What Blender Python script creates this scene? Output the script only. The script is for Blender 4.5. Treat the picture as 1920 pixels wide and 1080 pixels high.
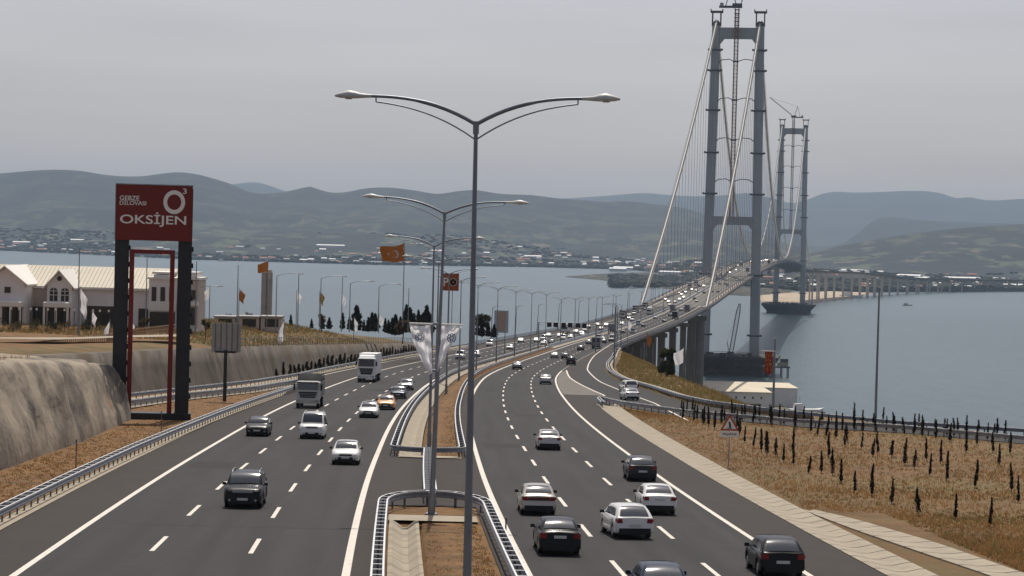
import bpy, math, random
import numpy as np
from mathutils import Vector, Matrix
random.seed(7)
S = bpy.context.scene
for _o in list(bpy.data.objects):
    bpy.data.objects.remove(_o)
R = math.radians

# ------------------------------------------------------------------ camera, sky, sun, exposure
CAMZ, FPX, PITCH, ROLL = 103.6, 4273.0, R(1.33), R(1.5)
cam = bpy.data.cameras.new('camera')
cam.sensor_width = 36.0
cam.lens = FPX / 1920 * 36
cam.clip_start, cam.clip_end = 1.0, 90000.0
camo = bpy.data.objects.new('camera', cam)
S.collection.objects.link(camo)
camo.location = (0, 0, CAMZ)
camo.matrix_world = Matrix.Translation((0, 0, CAMZ)) @ Matrix.Rotation(R(90) - PITCH, 4, 'X') @ Matrix.Rotation(ROLL, 4, 'Z')
S.camera = camo
SUN_EL, SUN_AZ = R(60), R(1)
world = bpy.data.worlds.new('World')
S.world = world
world.use_nodes = True
wn = world.node_tree.nodes
bg = wn['Background']
sky = wn.new('ShaderNodeTexSky')
sky.sky_type = 'NISHITA'
sky.sun_disc = False
sky.sun_elevation = SUN_EL
sky.sun_rotation = SUN_AZ
sky.air_density = 1.0
sky.dust_density = 2.2
sky.altitude = 50
hsv = wn.new('ShaderNodeHueSaturation')
hsv.inputs['Saturation'].default_value = 0.42
hsv.inputs['Value'].default_value = 0.9
world.node_tree.links.new(sky.outputs[0], hsv.inputs['Color'])
tint = wn.new('ShaderNodeMixRGB'); tint.blend_type = 'MULTIPLY'; tint.inputs[0].default_value = 1; tint.inputs[2].default_value = (1.03, .98, 1.02, 1)
world.node_tree.links.new(hsv.outputs[0], tint.inputs[1])
_wt = wn.new('ShaderNodeTexCoord'); _wm = wn.new('ShaderNodeMapping'); _wm.inputs['Scale'].default_value = (1, 1, 9)
_wz = wn.new('ShaderNodeTexNoise'); _wz.inputs['Scale'].default_value = 5; _wz.inputs['Detail'].default_value = 6
_wr = wn.new('ShaderNodeMapRange'); _wr.inputs['From Min'].default_value = .3; _wr.inputs['From Max'].default_value = .7; _wr.inputs['To Min'].default_value = .955; _wr.inputs['To Max'].default_value = 1.06
_wx = wn.new('ShaderNodeMixRGB'); _wx.blend_type = 'MULTIPLY'; _wx.inputs[0].default_value = 1
_wl = world.node_tree.links
_wl.new(_wt.outputs['Generated'], _wm.inputs[0]); _wl.new(_wm.outputs[0], _wz.inputs['Vector']); _wl.new(_wz.outputs['Fac'], _wr.inputs['Value'])
_wl.new(tint.outputs[0], _wx.inputs[1]); _wl.new(_wr.outputs[0], _wx.inputs[2]); _wl.new(_wx.outputs[0], bg.inputs[0])
bg.inputs[1].default_value = 0.097
sun = bpy.data.lights.new('sun', 'SUN')
sun.energy = 3.9
sun.angle = R(0.6)
sun.color = (1.0, 0.93, 0.82)
suno = bpy.data.objects.new('sun', sun)
S.collection.objects.link(suno)
suno.rotation_euler = (-(R(90) - SUN_EL), 0, -SUN_AZ)
S.view_settings.view_transform = 'Standard'
S.view_settings.look = 'None'
S.view_settings.gamma = 1
S.view_settings.use_curve_mapping = False
S.view_settings.exposure = 0.0
try:
    S.cycles.use_denoising = True
    S.cycles.max_bounces = 6
    S.cycles.volume_bounces = 3
    S.cycles.transparent_max_bounces = 8
except Exception:
    pass

# ------------------------------------------------------------------ curves of the road
def hermite(pts):
    xs = np.array([p[0] for p in pts], float)
    ys = np.array([p[1] for p in pts], float)
    d = np.diff(ys) / np.diff(xs)
    m = np.zeros(len(xs))
    m[1:-1] = (d[:-1] * np.diff(xs)[1:] + d[1:] * np.diff(xs)[:-1]) / (np.diff(xs)[1:] + np.diff(xs)[:-1])
    m[0], m[-1] = d[0], d[-1]
    def f(x):
        i = int(np.clip(np.searchsorted(xs, x) - 1, 0, len(xs) - 2))
        h = xs[i + 1] - xs[i]
        t = (x - xs[i]) / h
        if t < 0: return float(ys[0] + m[0] * (x - xs[0]))
        if t > 1: return float(ys[-1] + m[-1] * (x - xs[-1]))
        return float((2*t**3-3*t*t+1)*ys[i] + (t**3-2*t*t+t)*h*m[i] + (-2*t**3+3*t*t)*ys[i+1] + (t**3-t*t)*h*m[i+1])
    return f
def lin(pts):
    xs = [p[0] for p in pts]; ys = [p[1] for p in pts]
    return lambda x: float(np.interp(x, xs, ys))
hD = hermite([(-100,6.5),(0,10),(200,17),(400,24),(600,30.3),(800,35.2),(950,37.6),(1100,38),(1230,36.8),(1500,31.7),(1780,27),(2100,23),(2550,21.5),(3000,26),(3320,32),(3700,42),(4000,48),(4400,54),(4900,69),(5300,74.5),(5700,78)])
xc = hermite([(0,1.5),(60,-1.1),(87,-2.55),(104,-3.4),(136,-4.8),(163,-5.75),(203,-6.95),(229,-7.5),(272,-7.95),(317,-7.95),(368,-7.2),(410,-5.5),(454,-3.0),(493,-.5),(594,6.8),(679,14),(743,20.3),(853,32.5),(1000,52.5),(1264,92.5),(1780,171),(3320,404),(3890,495),(4130,565),(4400,662),(4900,850),(5300,1062),(5700,1330)])
def zr(D): return CAMZ - hD(D)
def heading(D):
    return math.atan2(xc(D + 1) - xc(D - 1), 2.0)      # angle from +Y towards +X
def P(o, D, dz=0.0):
    "a point at offset o across the road and distance D"
    a = heading(D)
    return Vector((xc(D) + o / max(.25, math.cos(a)) , D, zr(D) + dz))
_c, _s = math.cos(ROLL), math.sin(ROLL)
_cy, _sy = math.cos(PITCH), math.sin(PITCH)
def ray(px, py):
    u = (px - 960) / FPX; v = (540 - py) / FPX
    x = u * _c - v * _s; z = u * _s + v * _c
    return (x, _cy + z * _sy, -_sy + z * _cy)
_DT = np.arange(30, 3800, 0.5)
_HT = np.array([hD(d) for d in _DT])
def G(px, py):
    "where the sight line through a pixel of the photo meets the road's level"
    r = ray(px, py)
    k = -r[2] / r[1]
    i = int(np.argmax(_HT - k * _DT < 0))
    D = float(_DT[i])
    return Vector((r[0] / r[1] * D, D, zr(D)))
def PX(px, py, D):
    "point at distance D behind that pixel"
    r = ray(px, py)
    return Vector((r[0] / r[1] * D, D, CAMZ + r[2] / r[1] * D))
def offs(p): return (p[0] - xc(p[1])) * math.cos(heading(p[1]))

# ------------------------------------------------------------------ mesh builder
class MB:
    def __init__(s): s.v = []; s.f = []; s.m = []; s.sm = []
    def add(s, vs, fs, mi=0, smooth=False):
        b = len(s.v)
        s.v += [tuple(v) for v in vs]
        for f in fs:
            s.f.append(tuple(b + i for i in f)); s.m.append(mi); s.sm.append(smooth)
        return s
    def quad(s, a, b, c, d, mi=0): return s.add([a, b, c, d], [(0, 1, 2, 3)], mi)
    def box(s, c, size, mi=0, rz=0, taper=1.0, ty=None, bev=0):
        x, y, z = size[0] / 2, size[1] / 2, size[2] / 2
        ty = taper if ty is None else ty
        pts = []
        for sz in (-1, 1):
            k = 1 if sz < 0 else taper; k2 = 1 if sz < 0 else ty
            for sx, sy in ((-1, -1), (1, -1), (1, 1), (-1, 1)):
                px, py = sx * x * k, sy * y * k2
                pts.append((c[0] + px * math.cos(rz) - py * math.sin(rz), c[1] + px * math.sin(rz) + py * math.cos(rz), c[2] + sz * z))
        return s.add(pts, [(3, 2, 1, 0), (4, 5, 6, 7), (0, 1, 5, 4), (1, 2, 6, 5), (2, 3, 7, 6), (3, 0, 4, 7)], mi)
    def tube(s, pts, r, n=8, mi=0, cap=True, smooth=True):
        pts = [Vector(p) for p in pts]
        rs = r if isinstance(r, (list, tuple)) else [r] * len(pts)
        vs = []
        for i, p in enumerate(pts):
            d = (pts[min(i + 1, len(pts) - 1)] - pts[max(i - 1, 0)]).normalized()
            up = Vector((0, 0, 1)) if abs(d.z) < .9 else Vector((0, 1, 0))
            a = d.cross(up).normalized(); b = a.cross(d).normalized()
            for k in range(n):
                t = 2 * math.pi * k / n
                vs.append(p + (a * math.cos(t) + b * math.sin(t)) * rs[i])
        fs = []
        for i in range(len(pts) - 1):
            for k in range(n):
                fs.append((i*n+k, i*n+(k+1) % n, (i+1)*n+(k+1) % n, (i+1)*n+k))
        s.add(vs, fs, mi, smooth)
        if cap:
            s.add(vs[:n], [tuple(range(n))], mi); s.add(vs[-n:], [tuple(reversed(range(n)))], mi)
        return s
    def rings(s, rings, mi=0, smooth=True, cap=True, closed=True):
        n = len(rings[0]); vs = [p for r in rings for p in r]; fs = []
        for i in range(len(rings) - 1):
            for k in range(n if closed else n - 1):
                fs.append((i*n+k, (i+1)*n+k, (i+1)*n+(k+1) % n, i*n+(k+1) % n))
        s.add(vs, fs, mi, smooth)
        if cap:
            s.add(rings[0], [tuple(range(n))], mi); s.add(rings[-1], [tuple(reversed(range(n)))], mi)
        return s
    def strip(s, L, Rr, mi=0, smooth=True):
        n = len(L); vs = list(L) + list(Rr)
        return s.add(vs, [(i, n + i, n + i + 1, i + 1) for i in range(n - 1)], mi, smooth)
    def mesh(s, name, mats):
        me = bpy.data.meshes.new(name)
        me.from_pydata(s.v, [], s.f)
        for m in (mats if isinstance(mats, (list, tuple)) else [mats]): me.materials.append(m)
        me.polygons.foreach_set('material_index', s.m)
        me.polygons.foreach_set('use_smooth', s.sm)
        me.update()
        return me
    def build(s, name, mats, parent=None, at=None):
        if at is not None:
            s.v = [(v[0]-at[0], v[1]-at[1], v[2]-at[2]) for v in s.v]
        o = bpy.data.objects.new(name, s.mesh(name, mats))
        S.collection.objects.link(o)
        if parent is not None: o.parent = parent
        elif at is not None: o.location = at
        return o
def tag(o, label=None, cat=None, group=None, kind=None):
    if label: o['label'] = label
    if cat: o['category'] = cat
    if group: o['group'] = group
    if kind: o['kind'] = kind
    return o
def thing(name, label, cat, loc=(0, 0, 0), rz=0, group=None):
    o = bpy.data.objects.new(name, None)
    o.empty_display_size = .5
    S.collection.objects.link(o)
    o.location = loc; o.rotation_euler = (0, 0, rz)
    return tag(o, label, cat, group)
def struct(o): o['kind'] = 'structure'; return o
KIDS = {}
def reg(root):
    KIDS[root.name] = [c for c in S.collection.objects if c.parent is root]
def dup(root, loc, rz, label=None, group=None, cat=None, paint=None, keep=None):
    r = root.copy(); S.collection.objects.link(r)
    r.location = loc; r.rotation_euler = (0, 0, rz)
    if label: r['label'] = label
    if group: r['group'] = group
    if cat: r['category'] = cat
    for ch in root.children:
        if keep and not keep(ch): continue
        c = ch.copy(); S.collection.objects.link(c); c.parent = r
        if paint and ch.name.split('.')[0] in ('body', 'mirror', 'cab_roof'):
            c.material_slots[0].link = 'OBJECT'; c.material_slots[0].material = paint
        for g in ch.children:
            d = g.copy(); S.collection.objects.link(d); d.parent = c
    return r
def parts(o): return o

# ------------------------------------------------------------------ materials
def mat(name, col, rough=.8, metal=0., spec=.3, coat=0., var=None, scale=1., detail=4., bump=0., bscale=None, col2=None, stretch=None, thresh=None, trans=0.):
    m = bpy.data.materials.new(name); m.use_nodes = True
    nt = m.node_tree; n = nt.nodes; L = nt.links
    b = n['Principled BSDF']
    b.inputs['Base Color'].default_value = (*col, 1)
    b.inputs['Roughness'].default_value = rough
    b.inputs['Metallic'].default_value = metal
    b.inputs['Specular IOR Level'].default_value = spec
    if coat: b.inputs['Coat Weight'].default_value = coat; b.inputs['Coat Roughness'].default_value = .06
    if col2 is None and var: col2 = tuple(c * (1 - var) for c in col); col = tuple(min(1, c * (1 + var)) for c in col)
    if col2 is not None:
        tc = n.new('ShaderNodeTexCoord')
        mp = n.new('ShaderNodeMapping')
        L.new(tc.outputs['Object'], mp.inputs[0])
        if stretch: mp.inputs['Scale'].default_value = stretch
        no = n.new('ShaderNodeTexNoise')
        no.inputs['Scale'].default_value = scale; no.inputs['Detail'].default_value = detail
        no.inputs['Roughness'].default_value = .62
        L.new(mp.outputs[0], no.inputs['Vector'])
        cr = n.new('ShaderNodeValToRGB')
        lo, hi = thresh or (.36, .64)
        cr.color_ramp.elements[0].position = lo; cr.color_ramp.elements[1].position = hi
        cr.color_ramp.elements[0].color = (*col2, 1); cr.color_ramp.elements[1].color = (*col, 1)
        L.new(no.outputs['Fac'], cr.inputs[0]); L.new(cr.outputs[0], b.inputs['Base Color'])
    if bump:
        tc = n.new('ShaderNodeTexCoord')
        nb = n.new('ShaderNodeTexNoise'); nb.inputs['Scale'].default_value = bscale or scale * 3; nb.inputs['Detail'].default_value = 5
        L.new(tc.outputs['Object'], nb.inputs['Vector'])
        bp = n.new('ShaderNodeBump'); bp.inputs['Strength'].default_value = min(1, bump); bp.inputs['Distance'].default_value = .1 * max(1, bump)
        L.new(nb.outputs['Fac'], bp.inputs['Height']); L.new(bp.outputs[0], b.inputs['Normal'])
    return m
def leafmat(name, col, tr=.5):
    m = mat(name, col, .9); nt = m.node_tree; n = nt.nodes; b = n['Principled BSDF']
    t_ = n.new('ShaderNodeBsdfTranslucent'); t_.inputs[0].default_value = (*[min(1, c * 1.15) for c in col], 1)
    mx = n.new('ShaderNodeMixShader'); mx.inputs[0].default_value = tr
    nt.links.new(b.outputs[0], mx.inputs[1]); nt.links.new(t_.outputs[0], mx.inputs[2]); nt.links.new(mx.outputs[0], n['Material Output'].inputs['Surface'])
    return m
def mixlayers(m, layers):
    "extra noise layers over a mat() colour: (colour, scale, lo, hi, stretch)"
    nt = m.node_tree; n = nt.nodes; L = nt.links; b = n['Principled BSDF']
    cur = b.inputs['Base Color'].links[0].from_socket if b.inputs['Base Color'].links else None
    base = tuple(b.inputs['Base Color'].default_value)
    for (col, sc, lo, hi, st) in layers:
        tc = n.new('ShaderNodeTexCoord'); mp = n.new('ShaderNodeMapping'); L.new(tc.outputs['Object'], mp.inputs[0])
        mp.inputs['Scale'].default_value = st or (1, 1, 1)
        mp.inputs['Location'].default_value = (random.uniform(0, 50),) * 3
        no = n.new('ShaderNodeTexNoise'); no.inputs['Scale'].default_value = sc; no.inputs['Detail'].default_value = 5; no.inputs['Roughness'].default_value = .6
        L.new(mp.outputs[0], no.inputs['Vector'])
        mr = n.new('ShaderNodeMapRange'); mr.inputs['From Min'].default_value = lo; mr.inputs['From Max'].default_value = hi
        L.new(no.outputs['Fac'], mr.inputs['Value'])
        mx = n.new('ShaderNodeMixRGB')
        L.new(mr.outputs[0], mx.inputs[0])
        if cur is not None: L.new(cur, mx.inputs[1])
        else: mx.inputs[1].default_value = base
        mx.inputs[2].default_value = (*col, 1)
        cur = mx.outputs[0]
    L.new(cur, b.inputs['Base Color'])
    return m
M = {}
M['catwalk'] = leafmat('catwalk_mesh', (.33, .31, .29), .45)
M['asphalt'] = mixlayers(mat('asphalt', (.0225, .0218, .0222), .85, var=.07, scale=.5, bump=.12, bscale=30), [((.018, .0174, .0176), .11, .48, .70, (1, .10, 1)), ((.030, .0288, .029), 1.4, .56, .78, (1, .05, 1)), ((.023, .0215, .0205), .35, .60, .66, (1, .25, 1))])
M['shoulder'] = mixlayers(mat('shoulder_asphalt', (.036, .030, .026), .9, var=.09, scale=.6, bump=.12, bscale=30), [((.032, .027, .024), .3, .5, .7, (1, .3, 1))])
M['bridge_asphalt'] = mat('bridge_asphalt', (.12, .112, .10), .9, var=.1, scale=.05)
M['gore'] = mat('gore_paving', (.15, .138, .12), .9, var=.15, scale=.8)
M['line'] = mat('line_paint', (.66, .61, .54), .7, var=.1, scale=3)
M['soil'] = mixlayers(mat('brown_soil', (.20, .108, .040), .95, col2=(.13, .068, .026), scale=.5, bump=.6, bscale=6), [((.22, .15, .075), 2.2, .58, .75, None), ((.075, .055, .026), .7, .56, .72, None)])
M['dry'] = mixlayers(mat('dry_grass_ground', (.175, .098, .042), .95, col2=(.105, .064, .028), scale=.35, bump=.6, bscale=5), [((.15, .105, .042), .035, .48, .66, None), ((.14, .10, .042), .10, .50, .66, None), ((.24, .145, .068), 1.5, .56, .78, None)])
M['bank'] = mixlayers(mat('bank_grass', (.19, .115, .045), .95, col2=(.085, .075, .033), scale=.18, bump=.6, bscale=4), [((.19, .10, .05), .09, .55, .7, None), ((.07, .07, .03), .6, .56, .7, None)])
M['gravel'] = mixlayers(mat('fill_slope', (.15, .13, .10), .95, col2=(.09, .085, .05), scale=.12, bump=.5, bscale=2), [((.22, .2, .16), .5, .6, .75, None)])
M['concrete'] = mixlayers(mat('concrete', (.34, .295, .225), .9, var=.1, scale=.9, bump=.15, bscale=8), [((.28, .25, .20), 1.7, .56, .78, None)])
M['wall'] = mixlayers(mat('retaining_concrete', (.15, .128, .105), .9, var=.16, scale=.25, bump=.4, bscale=2), [((.085, .07, .058), .42, .44, .62, (1, 1, .18)), ((.22, .19, .16), .9, .60, .76, (1, 1, .5)), ((.10, .075, .045), .12, .50, .62, (1, 1, .6))])
M['shot'] = mixlayers(mat('shotcrete', (.31, .262, .20), .92, var=.14, scale=.22, bump=1.0, bscale=1.3), [((.12, .105, .09), .16, .50, .66, (1, 1, .7)), ((.20, .165, .13), .7, .50, .68, (1, 1, .6)), ((.085, .075, .068), .30, .60, .70, (1, 1, .6)), ((.24, .13, .07), .25, .64, .74, None), ((.40, .25, .15), .35, .66, .8, None)])
M['galv'] = mat('galvanised_steel', (.27, .29, .325), .42, metal=.65, var=.12, scale=2)
M['galv_dark'] = mat('galvanised_post', (.16, .16, .165), .6, metal=.5)
M['lamp'] = mat('lamp_pole_steel', (.235, .255, .285), .45, metal=.6, var=.08, scale=1.5)
M['lumin'] = mat('luminaire_casing', (.62, .62, .60), .4)
M['lens'] = mat('luminaire_glass', (.5, .48, .42), .2)
M['steel'] = mixlayers(mat('tower_steel', (.37, .375, .385), .55, metal=.1, var=.06, scale=.08), [((.19, .2, .215), .06, .55, .75, (1, 1, .2))])
M['steel_dark'] = mat('dark_steel', (.07, .075, .08), .6, var=.15, scale=.3)
M['caisson'] = mixlayers(mat('caisson_dark', (.055, .055, .055), .8, var=.2, scale=.15), [((.03, .03, .03), .3, .5, .7, None)])
M['deck'] = mat('deck_steel', (.17, .175, .18), .7, var=.1, scale=.1)
M['walk'] = mat('walkway', (.30, .25, .2), .85, var=.15, scale=.1)
M['cable'] = mat('cable_wrap', (.55, .54, .52), .55)
M['hanger'] = mat('hanger_rope', (.17, .18, .19), .6)
M['crane'] = mat('crane_rust', (.30, .18, .11), .7, var=.2, scale=.3)
M['concrete_dark'] = mat('pier_concrete', (.16, .15, .14), .9, var=.15, scale=.1)
M['tyre'] = mat('tyre_rubber', (.018, .018, .018), .9)
M['rim'] = mat('alloy_rim', (.35, .36, .37), .35, metal=.8)
M['glass'] = mat('car_glass', (.035, .045, .055), .1, spec=1.0)
M['blackplastic'] = mat('black_plastic', (.018, .018, .019), .55)
M['red'] = mat('tail_light', (.22, .012, .012), .25, coat=.4)
M['head'] = mat('head_light', (.5, .52, .55), .12, metal=.5)
M['plate'] = mat('number_plate', (.6, .6, .58), .5)
M['white'] = mat('white_panel', (.72, .72, .70), .5, var=.05, scale=1)
M['signdark'] = mat('sign_dark_cladding', (.030, .031, .034), .6, var=.12, scale=.8)
M['signred'] = mat('sign_red', (.17, .020, .014), .55)
M['letter'] = mat('sign_letter', (.8, .78, .74), .5)
M['flagred'] = mat('flag_orange_red', (.50, .17, .035), .8)
M['flagwhite'] = leafmat('flag_white', (.78, .78, .80), .4)
M['flagblue'] = mat('emblem_blue', (.14, .2, .32), .8)
M['gold'] = mat('banner_gold', (.55, .32, .08), .8)
M['billboard'] = mat('billboard_back', (.36, .35, .34), .7, var=.1, scale=.6)
M['stucco'] = mixlayers(mat('stucco_wall', (.78, .75, .73), .9, var=.05, scale=.3), [((.66, .62, .58), .5, .55, .75, (1, 1, .3))])
M['stucco_tan'] = mat('stucco_tan', (.56, .49, .43), .9, var=.06, scale=.3)
M['roofmetal'] = mat('cream_metal_roof', (.54, .49, .39), .6, var=.04, scale=.4)
M['trimwhite'] = mat('white_trim', (.78, .75, .70), .6)
M['window'] = mat('window_dark', (.03, .034, .038), .12, spec=.6)
M['cypress'] = mat('cypress_needles', (.022, .03, .02), .95, var=.35, scale=2)
M['youngcypress'] = mat('young_cypress_needles', (.028, .024, .018), .95, var=.4, scale=3)
M['leaf'] = leafmat('leaf_green', (.05, .06, .028), .35)
M['leafbrown'] = leafmat('leaf_brown', (.14, .085, .04), .35)
M['bark'] = mat('bark', (.08, .06, .045), .9)
M['grassA'] = leafmat('dry_blade_straw', (.30, .175, .075))
M['grassB'] = leafmat('dry_blade_brown', (.24, .125, .05))
M['grassC'] = leafmat('olive_blade', (.16, .13, .048))
M['black'] = mat('panel_black', (.012, .012, .013), .7)
M['signwhite'] = mat('sign_white', (.75, .73, .7), .5)
M['triangle'] = mat('sign_border_red', (.36, .05, .035), .5)
M['sand'] = mat('sand', (.42, .34, .25), .95, var=.2, scale=.03)
def paint(name, c, metal=.0, rough=.3):
    dark = max(c) < .1
    return mat('paint_' + name, c, rough, metal=metal, spec=.15 if dark else .5, coat=.12 if dark else .6)
PW = paint('white', (.72, .72, .70)); PB = paint('black', (.008, .008, .009)); PS = paint('silver', (.42, .41, .39), .55)
PBG = paint('silver_beige', (.40, .37, .33), .5); PG = paint('dark_grey', (.035, .036, .039), .15); PN = paint('navy', (.018, .028, .05), .3)
PT = paint('taxi_yellow', (.60, .26, .04)); PGR = paint('grey', (.16, .17, .18), .4); PR = paint('red', (.3, .03, .02))

# water
mw = bpy.data.materials.new('sea_water'); mw.use_nodes = True
n = mw.node_tree.nodes; L = mw.node_tree.links; b = n['Principled BSDF']
b.inputs['Roughness'].default_value = .28
b.inputs['IOR'].default_value = 1.33
tc = n.new('ShaderNodeTexCoord'); mp = n.new('ShaderNodeMapping'); mp.inputs['Scale'].default_value = (1, .55, 1)
L.new(tc.outputs['Object'], mp.inputs[0])
na = n.new('ShaderNodeTexNoise'); na.inputs['Scale'].default_value = .16; na.inputs['Detail'].default_value = 6; na.inputs['Roughness'].default_value = .65
L.new(mp.outputs[0], na.inputs['Vector'])
bp = n.new('ShaderNodeBump'); bp.inputs['Strength'].default_value = .8; bp.inputs['Distance'].default_value = 2.2
L.new(na.outputs['Fac'], bp.inputs['Height']); L.new(bp.outputs[0], b.inputs['Normal'])
nc = n.new('ShaderNodeTexNoise'); nc.inputs['Scale'].default_value = .0016; nc.inputs['Detail'].default_value = 4
mp2 = n.new('ShaderNodeMapping'); mp2.inputs['Scale'].default_value = (1, .35, 1)
L.new(tc.outputs['Object'], mp2.inputs[0]); L.new(mp2.outputs[0], nc.inputs['Vector'])
cr = n.new('ShaderNodeValToRGB'); cr.color_ramp.elements[0].position = .35; cr.color_ramp.elements[1].position = .68
cr.color_ramp.elements[0].color = (.026, .058, .070, 1); cr.color_ramp.elements[1].color = (.062, .106, .120, 1)
n3 = n.new('ShaderNodeTexNoise'); n3.inputs['Scale'].default_value = .05; n3.inputs['Detail'].default_value = 5; n3.inputs['Roughness'].default_value = .7; L.new(mp2.outputs[0], n3.inputs['Vector'])
ad = n.new('ShaderNodeMixRGB'); ad.inputs[0].default_value = .5; L.new(nc.outputs['Fac'], ad.inputs[1]); L.new(n3.outputs['Fac'], ad.inputs[2])
L.new(ad.outputs[0], cr.inputs[0]); L.new(cr.outputs[0], b.inputs['Base Color'])
M['water'] = mw

def hillmat(name, forest, field, tan, sc, zhi=230.):
    m = mat(name, forest, .95, col2=tuple(c * .55 for c in forest), scale=sc * 9, detail=8, thresh=(.40, .60))
    nt = m.node_tree; n = nt.nodes; L = nt.links; b = n['Principled BSDF']; cur = b.inputs['Base Color'].links[0].from_socket
    tc = n.new('ShaderNodeTexCoord'); sx = n.new('ShaderNodeSeparateXYZ'); L.new(tc.outputs['Object'], sx.inputs[0])
    hz_ = n.new('ShaderNodeMapRange'); hz_.inputs['From Min'].default_value = zhi * .25; hz_.inputs['From Max'].default_value = zhi; hz_.inputs['To Min'].default_value = 1; hz_.inputs['To Max'].default_value = .22; L.new(sx.outputs['Z'], hz_.inputs['Value'])
    for col, s_, lo, hi in ((field, sc * 8, .52, .57), (tan, sc * 9, .585, .62), (tuple(c * .5 for c in forest), sc * 15, .52, .56)):
        mp = n.new('ShaderNodeMapping'); mp.inputs['Scale'].default_value = (1, .45, 1); mp.inputs['Location'].default_value = (random.uniform(0, 50),) * 3; L.new(tc.outputs['Object'], mp.inputs[0])
        no = n.new('ShaderNodeTexNoise'); no.inputs['Scale'].default_value = s_; no.inputs['Detail'].default_value = 7; no.inputs['Roughness'].default_value = .55; L.new(mp.outputs[0], no.inputs['Vector'])
        mr = n.new('ShaderNodeMapRange'); mr.inputs['From Min'].default_value = lo; mr.inputs['From Max'].default_value = hi; L.new(no.outputs['Fac'], mr.inputs['Value'])
        mm = n.new('ShaderNodeMath'); mm.operation = 'MULTIPLY'; L.new(mr.outputs[0], mm.inputs[0]); L.new(hz_.outputs[0], mm.inputs[1])
        mx = n.new('ShaderNodeMixRGB'); L.new(mm.outputs[0], mx.inputs[0]); L.new(cur, mx.inputs[1]); mx.inputs[2].default_value = (*col, 1); cur = mx.outputs[0]
    L.new(cur, b.inputs['Base Color'])
    return m
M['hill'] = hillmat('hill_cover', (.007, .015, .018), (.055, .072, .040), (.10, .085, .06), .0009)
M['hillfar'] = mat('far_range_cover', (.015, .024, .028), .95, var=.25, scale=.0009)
M['plain'] = hillmat('plain_cover', (.035, .038, .024), (.09, .08, .05), (.2, .15, .10), .004)

# ------------------------------------------------------------------ water and near ground
WB = MB(); WB.quad((-8800, -150, 0), (8800, -150, 0), (8800, 24000, 0), (-8800, 24000, 0))
struct(WB.build('water', M['water']))

wall_o = lin([(60, -92), (120, -66.5), (160, -54.3), (205, -42), (240, -35.3), (290, -28), (333, -24.8), (404, -24), (514, -24.6), (570, -25), (2000, -25)])
zplat = lin([(0, 99), (150, 93.5), (215, 91.3), (270, 89.3), (330, 88.5), (400, 87.2), (440, 85.5), (500, 82), (560, 78), (650, 69), (750, 50), (850, 25), (950, 3), (1050, -6)])
ztop = lin([(0, 99), (150, 93), (205, 91.0), (270, 88.9), (307, 87.4), (338, 86.2), (417, 82.6), (480, 79.9), (531, 77.7), (600, 74), (650, 69), (750, 50), (850, 25), (950, 3), (1050, -6)])
zroad = lambda D: zr(D) - .06 if D < 640 else float(np.interp(D, [640, 660, 800, 900, 1010, 1150, 1230, 1480, 1500, 1520], [zr(640) - .06, zr(660) - 1.5, zr(800) - 7, 44, 16, 4, 3, 3, -2, -6]))
bank_o = lin([(0, 300), (120, 160), (180, 78), (200, 66), (210, 59), (225, 50), (240, 43), (269, 35.5), (345, 36.5), (450, 32.3), (540, 27), (609, 21.5), (650, 19.5), (2000, 19)])
leftasph = lin([(0, -19.0), (200, -18.8), (262, -18.2), (300, -20.2), (312, -22.6), (333, -22.2), (404, -21.6), (514, -22.4), (640, -21.5), (800, -20), (1000, -18.4), (1240, -17.6)])
rightasph = lin([(0, 17.9), (271, 17.9), (300, 18.3), (640, 18.3), (1000, 17.6)])
rampL = lin([(150, 90), (165, 72), (180, 60), (193, 52.5), (197, 50.5), (211, 43.3), (218, 34.6), (233, 25.9), (252, 20.6), (271, 19.2)])
rampR = lin([(150, 100), (180, 73), (200, 61.5), (208, 56), (220, 45), (240, 36.5), (263, 31), (281, 29.2), (316, 27.8), (357, 25.2), (405, 23.4), (454, 22.3), (530, 21.8), (640, 19.5), (700, 18.2)])

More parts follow.
